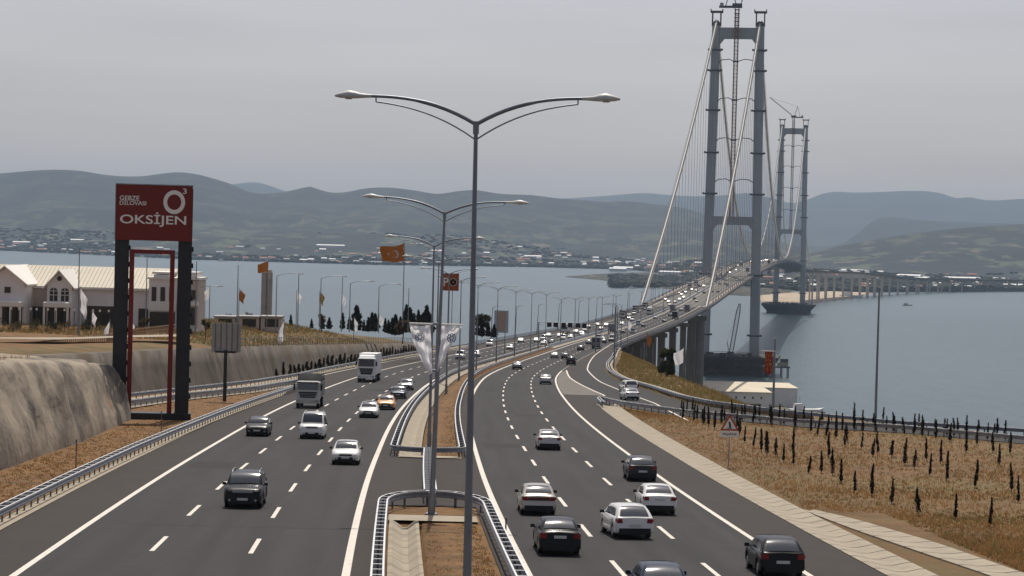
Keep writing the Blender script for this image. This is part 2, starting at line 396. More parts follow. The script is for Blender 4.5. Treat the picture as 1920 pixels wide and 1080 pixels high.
def nz(x, y, s):
    from mathutils import noise
    return noise.noise(Vector((x * s, y * s, 3.1)))
rows = list(np.arange(40, 130, 3.)) + list(np.arange(130, 660, 4.)) + list(np.arange(660, 1000, 12.)) + list(np.arange(1000, 1540, 20.))
MI = {'soil': 0, 'dry': 1, 'bank': 2, 'gravel': 3}
gnd = MB(); prev = None
for D in rows:
    base = zroad(D)
    wo = wall_o(D); bo = bank_o(D)
    cols = []   # (x offset, z, material of the span that starts here)
    zp, zt = zplat(D), ztop(D)
    zt = max(zt, base) if D < 640 else min(zt, base)
    for k in (-2500, -1200, -600, -350, -250, -200, -170, -140): cols.append((k, zp + (1.2 * nz(k, D, .02) if D < 600 else 0) if zp > -5 else -6, 'bank'))
    for t in np.linspace(0, 1, 12)[:-1]:
        o = -120 + (wo - 18 + 120) * t
        cols.append((o, zp + (.5 * nz(o, D, .06) if D < 600 else 0), 'bank' if D > 330 else 'soil'))
    cols.append((wo - 9, .45 * zp + .55 * zt + .3, 'bank'))
    cols.append((wo - 2.2, zt, 'bank'))
    cols.append((wo - .2, base if D < 640 else zt, 'soil'))
    for t in (0, .33, .66): 
        o = wo + .3 + t * (-19 - wo - .3)
        cols.append((o, base + (.12 * nz(o, D, .3) if D < 640 and t else 0), 'soil'))
    cols.append((leftasph(D) + .5 if leftasph(D) < -19 else -18.6, base, 'soil'))
    dd = .5 if (D < 108 or 160 < D < 638) else 0
    cols += [(-2.1, base, 'soil'), (-2.03, base - dd, 'soil'), (-.44, base - dd, 'soil'), (-.38, base, 'soil'), (1, base + .04, 'soil'), (2.4, base, 'soil'), (17.6, base, 'dry')]
    dd = .4 if D < 262 else 0
    cols += [(17.75, base - dd, 'dry'), (19.85, base - dd, 'dry'), (20.15, base + .02, 'dry')]
    ok = D < 640
    for t in np.linspace(0, 1, 10)[1:]:
        o = 20.15 + (bo - 20.15) * t
        inr = ok and (D > 195 and o > rampL(min(D, 271)) - 1 if D < 271 else True)
        cols.append((o, base + (0 if (not ok or (D < 290 and o > rampL(D) - 1.5 and o < rampR(D) + 1)) else .18 * nz(o, D, .12) * min(1, max(0, (o - (20 if D > 126 else 27)) / 8))), 'dry' if D < 262 else 'bank'))
    zf = 3.0 if D < 1482 else -6
    drop = max(0, base - zf)
    cols.append((bo + 4, base - min(drop, 1.6), 'bank'))
    cols.append((bo + 4 + drop * .9, zf + drop * .3, 'gravel'))
    xs = (187 if D < 1370 else 172) - xc(D)
    shore = max(bo + 8 + drop * 1.5, xs)
    cols.append((shore - 3, zf, 'gravel')); cols.append((shore + 12, -6, 'gravel')); cols.append((shore + 3000, -6, 'gravel'))
    row = [((xc(D) + o), D, z) for o, z, _ in cols]
    if prev:
        nb = len(gnd.v); gnd.v += prev[0] + row; k = len(row)
        for i in range(k - 1):
            gnd.f.append((nb + i, nb + i + 1, nb + k + i + 1, nb + k + i)); gnd.m.append(MI[cols[i][2]]); gnd.sm.append(True)
    prev = (row,)
struct(gnd.build('ground', [M['soil'], M['dry'], M['bank'], M['gravel']]))

# ------------------------------------------------------------------ road surfaces
def drange(a, b, st): return list(np.arange(a, b, st)) + [b]
def sheet(name, fa, fb, D0, D1, m, dz=0., st=6., lanes=0):
    mb = MB(); Ds = drange(D0, D1, st)
    mb.strip([P(fa(D), D, dz) for D in Ds], [P(fb(D), D, dz) for D in Ds])
    o = mb.build(name, m)
    if lanes:
        uv = o.data.uv_layers.new(name='lanes'); n = len(Ds)
        for lp in o.data.loops:
            vi = lp.vertex_index; uv.data[lp.index].uv = ((0 if vi < n else lanes), Ds[vi % n] / 10)
    return o
def wheel_tracks(m):
    nt = m.node_tree; n = nt.nodes; L = nt.links; b = n['Principled BSDF']; cur = b.inputs['Base Color'].links[0].from_socket
    uv = n.new('ShaderNodeUVMap'); uv.uv_map = 'lanes'; sp = n.new('ShaderNodeSeparateXYZ'); L.new(uv.outputs[0], sp.inputs[0])
    a = n.new('ShaderNodeMath'); a.operation = 'MULTIPLY'; a.inputs[1].default_value = 4 * math.pi; L.new(sp.outputs['X'], a.inputs[0])
    c = n.new('ShaderNodeMath'); c.operation = 'COSINE'; L.new(a.outputs[0], c.inputs[0])
    mp = n.new('ShaderNodeMapping'); mp.inputs['Scale'].default_value = (2.2, .22, 1); L.new(uv.outputs[0], mp.inputs[0])
    no = n.new('ShaderNodeTexNoise'); no.inputs['Scale'].default_value = 1.6; no.inputs['Detail'].default_value = 6; L.new(mp.outputs[0], no.inputs['Vector'])
    mr = n.new('ShaderNodeMapRange'); mr.inputs['From Min'].default_value = -1; mr.inputs['From Max'].default_value = 1; mr.inputs['To Min'].default_value = 1.07; mr.inputs['To Max'].default_value = .95; L.new(c.outputs[0], mr.inputs['Value'])
    m2 = n.new('ShaderNodeMapRange'); m2.inputs['From Min'].default_value = .3; m2.inputs['From Max'].default_value = .7; m2.inputs['To Min'].default_value = .74; m2.inputs['To Max'].default_value = 1.24; L.new(no.outputs['Fac'], m2.inputs['Value'])
    p = n.new('ShaderNodeMath'); p.operation = 'MULTIPLY'; L.new(mr.outputs[0], p.inputs[0]); L.new(m2.outputs[0], p.inputs[1])
    mx = n.new('ShaderNodeMixRGB'); mx.blend_type = 'MULTIPLY'; mx.inputs[0].default_value = 1; L.new(cur, mx.inputs[1]); L.new(p.outputs[0], mx.inputs[2]); L.new(mx.outputs[0], b.inputs['Base Color'])
    return m
M['asphalt_lanes'] = M['asphalt'].copy(); wheel_tracks(M['asphalt_lanes'])
k = lambda v: (lambda D: v)
R0 = lin([(0, 3.5), (650, 3.5), (1000, 1.6), (5000, 1.6)])
LN = lin([(0, 3.75), (1000, 3.7), (5000, 3.6)])
LL = lin([(0, 4.03), (300, 4.0), (700, 3.8), (5000, 3.6)])
DEND = 5700
struct(sheet('left_carriageway', lambda D: -R0(D) - 3 * LL(D), lambda D: -R0(D), 40, 1240, M['asphalt_lanes'], lanes=3))
struct(sheet('right_carriageway', R0, lambda D: R0(D) + 3 * LN(D), 40, 1240, M['asphalt_lanes'], lanes=3))
struct(sheet('left_shoulder', leftasph, lambda D: -R0(D) - 3 * LL(D), 40, 1240, M['shoulder']))
struct(sheet('right_shoulder', lambda D: R0(D) + 3 * LN(D), rightasph, 40, 1240, M['shoulder']))
struct(sheet('median_shoulder_left', lambda D: -R0(D), lambda D: -2.05 if D < 640 else -R0(D) * .55, 40, 1240, M['shoulder']))
struct(sheet('median_shoulder_right', lambda D: 2.45 if D < 640 else R0(D) * .55, R0, 40, 1240, M['shoulder']))
struct(sheet('median_crossing', k(-2.05), k(2.45), 117.5, 156, M['shoulder'], 0))
struct(sheet('bridge_road', k(-14), k(14), 1240, DEND, M['bridge_asphalt'], 0.0, 20))
struct(sheet('median_strip', lambda D: -R0(D) * .55 if D > 640 else -2.05, lambda D: R0(D) * .55 if D > 640 else 2.45, 640, 1240, M['concrete'], 0.0))
# ramp that joins from the right, slip road on the left
rL2 = lambda D: rampL(D) + .9 if D < 262 else (rightasph(D) if D < 690 else rightasph(D))
Ds = drange(150, 640, 4)
mb = MB(); mb.strip([P(max(rL2(D), rightasph(D) if D > 255 else 0), D, .0) for D in Ds], [P(rampR(D) - .4, D, .0) for D in Ds])
struct(mb.build('ramp_road', M['asphalt']))
railA_o = lin([(80, -78), (120, -60), (160, -48.5), (200, -38.5), (239, -32), (296, -24.9), (333, -22.9), (404, -22.3), (514, -23.3), (640, -22.2), (800, -20.6), (1000, -18.9), (1240, -18)])
railB_o = lin([(80, -70), (120, -53), (160, -42.5), (200, -34.5), (222, -29.4), (243, -27.1), (271, -22.3), (300, -20.3), (310, -19.6)])
Ds = drange(90, 312, 4)
mb = MB(); mb.strip([P(railA_o(D) + .8, D, .0) for D in Ds], [P(min(railB_o(D) - .6, leftasph(D)) if D < 296 else leftasph(D) , D, .0) for D in Ds])
struct(mb.build('slip_road', M['shoulder']))

mk = MB()
def line(fo, D0, D1, w=.25, dash=None, st=5., dz=.006):
    if dash:
        per, ln, ph = dash; D = ph
        while D < D1:
            if D > D0:
                Ds = [D - ln / 2, D, D + ln / 2]
                mk.strip([P(fo(d) - w / 2, d, dz + .00001 * d) for d in Ds], [P(fo(d) + w / 2, d, dz + .00001 * d) for d in Ds])
            D += per
    else:
        Ds = drange(D0, D1, st)
        mk.strip([P(fo(d) - w / 2, d, dz + .00001 * d) for d in Ds], [P(fo(d) + w / 2, d, dz + .00001 * d) for d in Ds])
line(R0, 40, DEND, .30); line(lambda D: -R0(D), 40, DEND, .32)
line(lambda D: R0(D) + 3 * LN(D), 40, 415, .26); line(lambda D: R0(D) + 3 * LN(D), 700, DEND, .28)
line(lambda D: R0(D) + 3 * LN(D), 415, 700, .2, (9, 3, 416))
line(lambda D: -R0(D) - 3 * LL(D), 40, 330, .28); line(lambda D: -R0(D) - 3 * LL(D), 620, DEND, .28)
line(lambda D: -R0(D) - 3 * LL(D), 330, 620, .24)
line(lambda D: leftasph(D) + .9, 345, 640, .22)
for i in (1, 2):
    line(lambda D: R0(D) + i * LN(D), 40, 2600, .2, (16, 6, 58.4)); line(lambda D: -R0(D) - i * LL(D), 40, 2600, .2, (16, 6, 63.5))
rw = lin([(269, 25.2), (313, 23.4), (349, 21.8), (385, 20.7), (431, 19.0), (482, 17.9), (560, 16.4), (690, 14.9)])
line(rw, 225, 690, .24)
rwn = lin([(225, 33), (240, 30), (269, 25.2)])
gl = lin([(294, 20.2), (330, 18.6), (370, 17.0), (412, 15.7), (430, 15.0)])
line(gl, 290, 420, .26)
struct(mk.build('road_markings', M['line']))
pt_m = mat('asphalt_patch', (.022, .021, .020), .9, var=.12, scale=1)
for (o1, o2, D1_, D2_) in ((-14.2, -3.8, 103.6, 103.85), (4.2, 7.0, 171, 176.5), (-11.3, -8.0, 188, 193), (8.0, 10.6, 226, 229), (11.4, 14.4, 128, 130.6), (3.9, 14.8, 262, 262.4), (-15.2, -3.8, 262, 262.4), (-14.9, -12.2, 141, 147)):
    mb = MB(); mb.strip([P(o1, D, .003) for D in (D1_, D2_)], [P(o2, D, .003) for D in (D1_, D2_)]); struct(mb.build('asphalt_patch', pt_m))
mb = MB(); Ds = drange(292, 412, 4)
mb.strip([P(R0(D) + 3 * LN(D) + .25, D, .004) for D in Ds], [P(gl(D) - .15, D, .004) for D in Ds])
struct(mb.build('gore_paving', M['gore']))

# concrete ditches
def ditch(name, fa, fb, D0, D1, depth, m, st=3., dz=.02, joints=4.0):
    mb = MB(); Ds = drange(D0, D1, st)
    pr = [(0, -.35), (0, 0.02), (.12, .03), (.45, -depth), (.62, -depth), (.9, .04), (1, .05), (1, -.35)]
    rows = [[P(fa(D) + (fb(D) - fa(D)) * t, D, dz + z) for t, z in pr] for D in Ds]
    mb.rings(rows, cap=False, closed=False, smooth=False)
    D = D0 + 1.5
    while D < D1 - 1 and joints:
        a = [P(fa(D) + (fb(D) - fa(D)) * t, D, dz + z + .012) for t, z in pr]
        c = [P(fa(D + .09) + (fb(D + .09) - fa(D + .09)) * t, D + .09, dz + z + .012) for t, z in pr]
        mb.strip(a, c, 1, False); D += joints
    return struct(mb.build(name, [m, M['concrete_joint']]))
M['concrete_joint'] = mat('concrete_joint', (.17, .15, .125), .95)
ditch('roadside_ditch', k(17.9), lin([(40, 20.1), (118, 19.9), (270, 20.3)]), 60, 262, .10, M['concrete'], joints=2.4)
ditch('branch_ditch', lin([(60, 23.5), (91, 22.3), (110, 20.6), (120, 20.0)]), lin([(60, 26.5), (92, 23.9), (104, 23.2), (116, 21.7), (122, 20.3)]), 60, 121, .02, M['concrete'], dz=.012, joints=2.4)
ditch('median_ditch', k(-1.95), k(-.55), 40, 110, .25, M['concrete'], joints=3)
ditch('median_ditch', k(-2.0), k(-.45), 158, 640, .2, M['concrete'], joints=5)
for a_, b_, nm in ((108.6, 111.6, 'median_apron'), (156.1, 158.2, 'median_apron')):
    mb = MB(); mb.strip([P(-2.0 , D, .05) for D in (a_, (a_ + b_) / 2, b_)], [P(2.3, D, .05) for D in (a_, (a_ + b_) / 2, b_)]); struct(mb.build(nm, M['concrete']))
mb = MB(); Ds = drange(230, 640, 6)
mb.strip([P(railA_o(D) - 1.5, D, .03) for D in Ds], [P(railA_o(D) + .5, D, .03) for D in Ds])
struct(mb.build('left_gutter', M['concrete']))
mb = MB(); Ds = drange(40, 300, 6)
mb.strip([P(-19.75, D, .03) if D < 255 else P(leftasph(D) - .9, D, .03) for D in Ds], [P(-18.85 if D < 200 else leftasph(D) + .0, D, .03) for D in Ds])
struct(mb.build('left_kerb_gutter', M['concrete']))
mb = MB(); Ds = drange(90, 296, 6)
mb.strip([P(railB_o(D) - .6, D, .03) for D in Ds], [P(railB_o(D) + .4, D, .03) for D in Ds])
struct(mb.build('slip_gutter', M['concrete']))

# ------------------------------------------------------------------ far shore, hills
def Z0(px, py, z=0.0):
    r = ray(px, py); t = (z - CAMZ) / r[2]
    return Vector((r[0] * t, r[1] * t, z))
def tpx(px, py=450):
    r = ray(px, py); return r[0] / r[1]
from mathutils import noise as mnoise
def frac(x, y, s, o=4): return mnoise.fractal(Vector((x * s, y * s, 7.7)), 1.0, 2.0, o)
shorep = [(-400, 460), (-100, 463), (0, 470), (350, 487), (700, 497), (1000, 501), (1180, 506), (1300, 520), (1420, 541), (1500, 546), (1560, 549), (1900, 547), (2100, 549), (2400, 552)]
shoreD = lin([(tpx(a, b), Z0(a, b).y) for a, b in shorep])
def ridge(pts, Dr):
    q = []
    for a, b in pts:
        p = PX(a, b, Dr); q.append((p.x / Dr, p.z))
    return hermite(q)
TERR = []
def range_mesh(name, pts, D0, Dr, back, m, amp, pw, t0=-400, t1=2300, nx=260, nr=44):
    rz_ = ridge(pts, Dr)
    def zf(t, D):
        d0 = D0(t) if callable(D0) else D0
        s = (D - d0) / (Dr - d0)
        zr_ = rz_(t)
        if s <= 1:
            s = max(0, s)
            z = 2.5 + (zr_ - 2.5) * (.16 * s + .84 * s ** pw)
            z += amp * frac(t * D, D, .0006) * min(1, s * 3) * min(1, (1 - s) * 2.2)
            z += amp * .25 * frac(t * D, D, .003) * min(1, s * 4) * min(1, .12 + (1 - s) * 2)
        else:
            z = zr_ - (s - 1) * 600 - 10 * (s > 1.001)
        return max(z, 1.6)
    mb = MB(); rows = []
    ts = np.linspace(tpx(t0), tpx(t1), nx)
    ss = list(np.linspace(0, 1, nr) ** 1.15) + [1.04, 1.15]
    for s in ss:
        r = []
        for t in ts:
            d0 = D0(t) if callable(D0) else D0
            D = d0 + (Dr - d0) * s
            r.append((t * D, D, zf(t, D) if s > 0 else -3))
        rows.append(r)
    mb.rings(rows, cap=False, closed=False)
    TERR.append((t0, t1, D0, Dr, zf))
    return struct(mb.build(name, m)), zf
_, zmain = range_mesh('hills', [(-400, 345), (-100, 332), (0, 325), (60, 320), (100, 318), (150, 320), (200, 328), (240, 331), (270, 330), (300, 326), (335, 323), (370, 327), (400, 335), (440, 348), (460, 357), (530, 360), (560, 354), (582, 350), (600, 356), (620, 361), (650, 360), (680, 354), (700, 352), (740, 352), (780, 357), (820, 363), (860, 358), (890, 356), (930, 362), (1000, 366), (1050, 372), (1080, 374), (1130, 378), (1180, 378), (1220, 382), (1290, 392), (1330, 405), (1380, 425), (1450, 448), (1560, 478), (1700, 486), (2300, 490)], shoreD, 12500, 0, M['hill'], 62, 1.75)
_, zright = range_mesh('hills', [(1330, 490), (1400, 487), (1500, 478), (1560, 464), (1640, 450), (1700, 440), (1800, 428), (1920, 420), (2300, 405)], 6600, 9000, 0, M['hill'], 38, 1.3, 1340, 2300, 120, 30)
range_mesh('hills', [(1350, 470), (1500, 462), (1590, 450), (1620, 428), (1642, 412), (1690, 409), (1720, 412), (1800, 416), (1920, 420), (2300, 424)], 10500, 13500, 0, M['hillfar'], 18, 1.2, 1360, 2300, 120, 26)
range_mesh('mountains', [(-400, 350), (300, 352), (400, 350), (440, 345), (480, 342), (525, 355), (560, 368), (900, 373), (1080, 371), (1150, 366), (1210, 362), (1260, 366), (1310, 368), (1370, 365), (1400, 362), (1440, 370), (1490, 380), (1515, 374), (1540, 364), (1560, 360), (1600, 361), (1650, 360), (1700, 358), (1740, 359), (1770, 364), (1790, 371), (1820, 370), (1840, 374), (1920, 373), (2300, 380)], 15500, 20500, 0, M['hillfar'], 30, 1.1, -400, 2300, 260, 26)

def lowland(name, pts, z, m):
    mb = MB(); top = [Z0(a, b) for a, b in pts]
    c = sum(top, Vector()) / len(top)
    outer = [p - Vector((0, 0, 2)) for p in top]
    inner = [c + (p - c) * .93 + Vector((0, 0, z)) for p in top]
    mb.rings([outer, inner], cap=False, smooth=False); mb.add(inner, [tuple(range(len(inner)))])
    return struct(mb.build(name, m))
lowland('spit', [(1052, 519), (1120, 525), (1180, 532), (1240, 541), (1330, 552), (1400, 556), (1470, 556), (1500, 549), (1400, 530), (1300, 517), (1220, 511), (1140, 513), (1090, 516)], 2.5, M['plain'])
lowland('sand_spit', [(1425, 566), (1480, 568), (1540, 567), (1580, 562), (1612, 556), (1640, 551), (1560, 548), (1480, 551), (1420, 556)], 3.0, M['sand'])

def farz(X, D):
    t = X / D
    z = zmain(t, D) if D < 12500 else 0
    if t > tpx(1345) and 6600 < D < 9000: z = max(z, zright(t, D))
    return z
# far buildings: walls and roof of each its own
M['fw'] = [mat('far_wall_%s' % c[0], c[1], .9) for c in (('a', (.55, .52, .48)), ('b', (.42, .36, .3)), ('c', (.62, .6, .58)))]
M['fr'] = [mat('far_roof_%s' % c[0], c[1], .8) for c in (('a', (.85, .85, .85)), ('b', (.35, .15, .09)), ('c', (.42, .43, .44)))]
def far_building(px, D, w, dep, h, wi, ri, label, group, name='far_house', cat='house', zb=None, tall=False):
    t = tpx(px); X = t * D
    z = (farz(X, D) if zb is None else zb) - 1
    mb = MB(); mb.box((0, 0, h / 2), (w, dep, h), 0)
    rr = h * .22 + 1
    if tall: mb.box((0, 0, h + .5), (w * 1.04, dep * 1.04, 1), 1)
    else:
        v = [(-w*.53, -dep*.55, h), (w*.53, -dep*.55, h), (w*.53, dep*.55, h), (-w*.53, dep*.55, h), (-w*.5, 0, h + rr), (w*.5, 0, h + rr)]
        mb.add(v, [(0, 1, 5, 4), (2, 3, 4, 5), (1, 2, 5), (3, 0, 4), (3, 2, 1, 0)], 1)
    o = mb.build(name, [M['fw'][wi], M['fr'][ri]]); o.location = (X, D, z); o.rotation_euler = (0, 0, random.uniform(-.5, .5))
    return tag(o, label, cat, group)
for (px, D, w, zl) in [(620, 7950, 95, 'long white waterside warehouse across the bay behind the leaning flag'), (1000, 8100, 60, 'white shed on the far shore right of the near lamp'), (820, 7900, 45, 'white shed on the far waterline behind the lamp columns'), (1602, 6800, 60, 'white warehouse on the far shore just right of the far bridge tower'), (1710, 6000, 70, 'long white warehouse on the right far shore above the viaduct'), (1738, 5900, 40, 'short white warehouse beside the long one on the right far shore'), (1805, 5950, 95, 'longest white warehouse on the right far shore'), (1860, 6100, 75, 'white warehouse near the right edge of the far shore'), (1812, 5350, 55, 'grey roofed hall nearest the water on the right far shore'), (1912, 5700, 40, 'white hall at the right edge of the far shore'), (1170, 7200, 60, 'white hall beyond the brown spit left of the bridge cable'), (1160, 6900, 50, 'lower white hall beyond the brown spit'), (40, 8600, 60, 'white hall on the far shore behind the left shops'), (145, 8700, 50, 'white shed across the bay left of the tall sign'), (1258, 6500, 60, 'white hall on the far shore between the bridge cables')]:
    far_building(px, D, w, 20, 9, 2, 0, zl, 'white sheds on the far shore', 'far_warehouse', 'warehouse', None)
kinds = [('small pale house among the far shore town', 'pale houses of the far shore town'), ('small tan house among the far shore town', 'tan houses of the far shore town'), ('small white walled house among the far shore town', 'white houses of the far shore town')]
for i in range(285):
    if i < 130: px = random.uniform(700, 1500); D = random.uniform(0, 1) ** 1.6
    elif i < 215: px = random.uniform(1510, 1960); D = random.uniform(0, 1) ** 1.3
    else: px = random.uniform(-10, 700); D = random.uniform(0, 1) ** 1.8
    s0 = shoreD(tpx(px)) + 60
    D = s0 + D * (1500 if px > 700 else 800)
    wi = random.choice((0, 1, 2)); w = random.uniform(9, 26)
    far_building(px, D, w, random.uniform(9, 14), random.choice((5, 6, 8, 10)), wi, random.choice((0, 1, 1, 2, 2)), kinds[wi][0], kinds[wi][1])
# tree masses of the far shore
mb = MB()
for i in range(6500):
    px = random.uniform(-60, 1980); t = tpx(px)
    cl = frac(px * 14, 0, .002) * .5
    near_ = i % 3 == 0
    D = shoreD(t) + 25 + ((random.random() ** 1.3) * 1700 if not near_ else random.random() ** 1.5 * 450)
    if not near_ and frac(t * D, D, .0013, 3) < -.02: continue
    X = t * D; z = farz(X, D) - 1
    w = random.uniform(6, 16); h = random.uniform(5, 9)
    n_ = 6
    ringp = [(X + w * math.cos(a) * random.uniform(.8, 1.1), D + w * .6 * math.sin(a), z) for a in [j * math.pi * 2 / n_ for j in range(n_)]]
    ring2 = [(X + (p[0] - X) * .75, D + (p[1] - D) * .75, z + h * random.uniform(.6, .9)) for p in ringp]
    mb.rings([ringp, ring2], cap=False, smooth=False); mb.add(ring2 + [(X, D, z + h)], [(j, (j + 1) % n_, n_) for j in range(n_)])
for i in range(2600):
    if i < 1700: px = random.uniform(1500, 1970); t = tpx(px); D = shoreD(t) + 20 + random.random() ** 1.4 * 900; z = farz(t * D, D) - 1
    else:
        q = Z0(random.uniform(1150, 1480), random.uniform(518, 540)); 
        if not (511 + (q.x / q.y * FPX + 960 - 1150) * .06 < 999): continue
        D = q.y; t = q.x / q.y; z = 1.0
        if q.y > 5950: continue
    X = t * D; w = random.uniform(8, 20); h = random.uniform(7, 14); n_ = 6
    ringp = [(X + w * math.cos(a) * random.uniform(.8, 1.1), D + w * .6 * math.sin(a), z) for a in [j * math.pi * 2 / n_ for j in range(n_)]]
    ring2 = [(X + (p[0] - X) * .75, D + (p[1] - D) * .75, z + h * random.uniform(.6, .9)) for p in ringp]
    mb.rings([ringp, ring2], cap=False, smooth=False); mb.add(ring2 + [(X, D, z + h)], [(j, (j + 1) % n_, n_) for j in range(n_)])
tag(mb.build('far_woods', mat('far_foliage', (.012, .02, .016), .95, var=.3, scale=.004)), 'dark green woods spread along the far shore', 'woods', None, 'stuff')

# ------------------------------------------------------------------ the suspension bridge
bridge = thing('suspension_bridge', 'long grey suspension bridge with two twin-legged towers across the bay', 'bridge', tuple(P(0, 1240)))
B0 = tuple(P(0, 1240))
T1, T2 = 1780, 3320
def sect(D, z0=0.0):
    return [P(-18.2, D, .25), P(-18.2, D, -1.1), P(-12.5, D, -4.6), P(12.5, D, -4.6), P(18.2, D, -1.1), P(18.2, D, .25), P(14.3, D, .25), P(14.3, D, -.1), P(-14.3, D, -.1), P(-14.3, D, .25)]
mb = MB(); mb.rings([sect(D) for D in drange(1240, 3900, 20)], 0, False)
mb.build('deck', M['deck'], bridge, B0)
def edge_rail(D0, D1, o, parent, at, name='parapet', st=10, z0=.25):
    mb = MB(); Ds = drange(D0, D1, st)
    for z, r in ((z0 + 1.15, .09), (z0 + .75, .06), (z0 + .4, .06)):
        mb.tube([P(o, D, z) for D in Ds], r, 4, 0, False)
    for D in drange(D0, D1, 5): mb.box(P(o, D, z0 + .55), (.12, .12, 1.2))
    mb.build(name, M['galv'], parent, at)
for o in (-18, -14.2, 14.2, 18): edge_rail(1240, 3900, o, bridge, B0)
mb = MB(); Ds = drange(1240, 3900, 20)
for sg in (-1, 1): mb.strip([P(14.4 * sg if sg > 0 else -18.1, D, .27) for D in Ds], [P(18.1 if sg > 0 else -14.4, D, .27) for D in Ds])
mb.build('walkway', M['walk'], bridge, B0)
mb = MB(); mb.rings([[P(-.35, D, .0), P(-.2, D, .9), P(.2, D, .9), P(.35, D, .0)] for D in drange(1240, 3900, 20)], 0, False)
mb.build('median_barrier', M['galv'], bridge, B0)

def tower(D, name_at):
    th = heading(D); c0 = Vector((xc(D), D, 0)); ax = Vector((math.cos(th), -math.sin(th), 0)); ay = Vector((math.sin(th), math.cos(th), 0))
    def W(a, b, z): return c0 + ax * a + ay * b + Vector((0, 0, z))
    t = bpy.data.objects.new('tower', MB().mesh('tower', [])); S.collection.objects.link(t); t.parent = bridge
    t.location = (c0 - Vector(B0))
    o = c0
    # main body: the legs
    lx = lin([(0, 19.6), (80, 19.0), (270, 17.0)])
    for sg in (-1, 1):
        mb = MB(); rg = []
        for z, w, d in ((8, 7.6, 8.4), (60, 7.5, 8.2), (118, 7.3, 7.8), (122, 7.3, 7.8), (200, 7.0, 7.2), (252, 6.6, 7.0), (271, 6.4, 7.0)):
            w, d = w / 2, d / 2; q = .9; r = []
            for (sx, sy, fl) in ((-1, -1, 0), (-1, -1, 1), (1, -1, 0), (1, -1, 1), (1, 1, 0), (1, 1, 1), (-1, 1, 0), (-1, 1, 1)):
                cx = q if ((sx * sy > 0) == (fl == 1)) else 0; cy = q - cx
                r.append(W(sg * lx(z) + sx * (w - cx), sy * (d - cy), z))
            rg.append(r)
        mb.rings(rg, 0, False); mb.build('leg', M['steel'], t, o)
        for z in (30, 77, 140, 172, 205, 236, 252):
            cb = MB(); cb.box(W(sg * lx(z), 0, z), (8.6, 9.4, 1.1), 0, -th)
            for s2 in (-1, 1): cb.box(W(sg * lx(z) + s2 * 5.0, -3, z + .2), (1.6, 2.0, 1.5), 0, -th)
            cb.build('work_platform', M['steel_dark'], t, o)
        sf = MB(); lz = 271
        for s2 in (-1, 1):
            for s3 in (-1, 1): sf.box(W(sg * 17 + s2 * 3.2, s3 * 2.6, lz + 5.2), (.8, .8, 10.4), 0, -th)
            sf.box(W(sg * 17 + s2 * 3.2, 0, lz + 5), (.7, 5.4, .7), 0, -th)
        sf.box(W(sg * 17, 0, lz + 10.8), (9.6, 6.6, 1.3), 0, -th)
        for s2 in (-1, 1): sf.box(W(sg * 17 + s2 * 4.6, 0, lz + 12), (.6, 6, 1.8), 0, -th)
        sf.box(W(sg * 17, 0, lz + 1.8), (7.6, 6.8, 3.6), 0, -th, .5)
        sf.build('saddle_frame', M['steel_dark'], t, o)
    for z0, z1 in ((116, 122.5), (261, 269.5)):
        cb = MB(); cb.box(W(0, 0, (z0 + z1) / 2), (lx(z0) * 2 - 6.6, 6.4, z1 - z0), 0, -th)
        for s2 in (-1, 1):
            cb.add([W(s2*(lx(z0)-3.4), -3.1, z0), W(s2*(lx(z0)-3.4), 3.1, z0), W(s2*(lx(z0)-6.5), 3.1, z0), W(s2*(lx(z0)-6.5), -3.1, z0), W(s2*(lx(z0)-3.4), -3.1, z0-4), W(s2*(lx(z0)-3.4), 3.1, z0-4)], [(0, 3, 4), (1, 5, 2), (3, 2, 5, 4)], 0)
        for s2 in range(-3, 4): cb.box(W(s2 * 4, -3.3, (z0 + z1) / 2), (.25, .3, z1 - z0 - .6), 0, -th)
        cb.build('cross_beam', M['steel'], t, o)
    # caisson, wider at its top
    mb = MB(); wb, wt, db, dt = 31, 39, 20, 26
    ring = lambda w, d, z: [W(-w, -d, z), W(w, -d, z), W(w, d, z), W(-w, d, z)]
    mb.rings([ring(wb, db, -2), ring(wb + .6, db, 4), ring(wt, dt, 12.5), ring(wt, dt, 14.5)], 0, False)
    for i in range(-7, 8): mb.box(W(i * 3.6, -db - 1.2, 4), (.5, .6, 8), 0, -th)
    mb.build('foundation', M['caisson'], t, o)
    mb = MB(); rr = random.Random(int(D))
    for i in range(26): mb.box(W(rr.uniform(-36, 36), rr.uniform(-23, -10), 14.5 + rr.uniform(.6, 1.6)), (rr.uniform(1, 5), rr.uniform(1, 3), rr.uniform(1, 3)), rr.choice((0, 0, 1)), -th)
    for s in (-1, 1):
        mb.tube([W(-38, s * 25, 15.6), W(38, s * 25, 15.6)], .15, 4, 0)
    mb.build('site_equipment', [M['steel_dark'], M['concrete']], t, o)
    t.name = 'tower'
    return t, W, lx
tw1, W1, lx = tower(T1, 0)
tw2, W2, _ = tower(T2, 0)
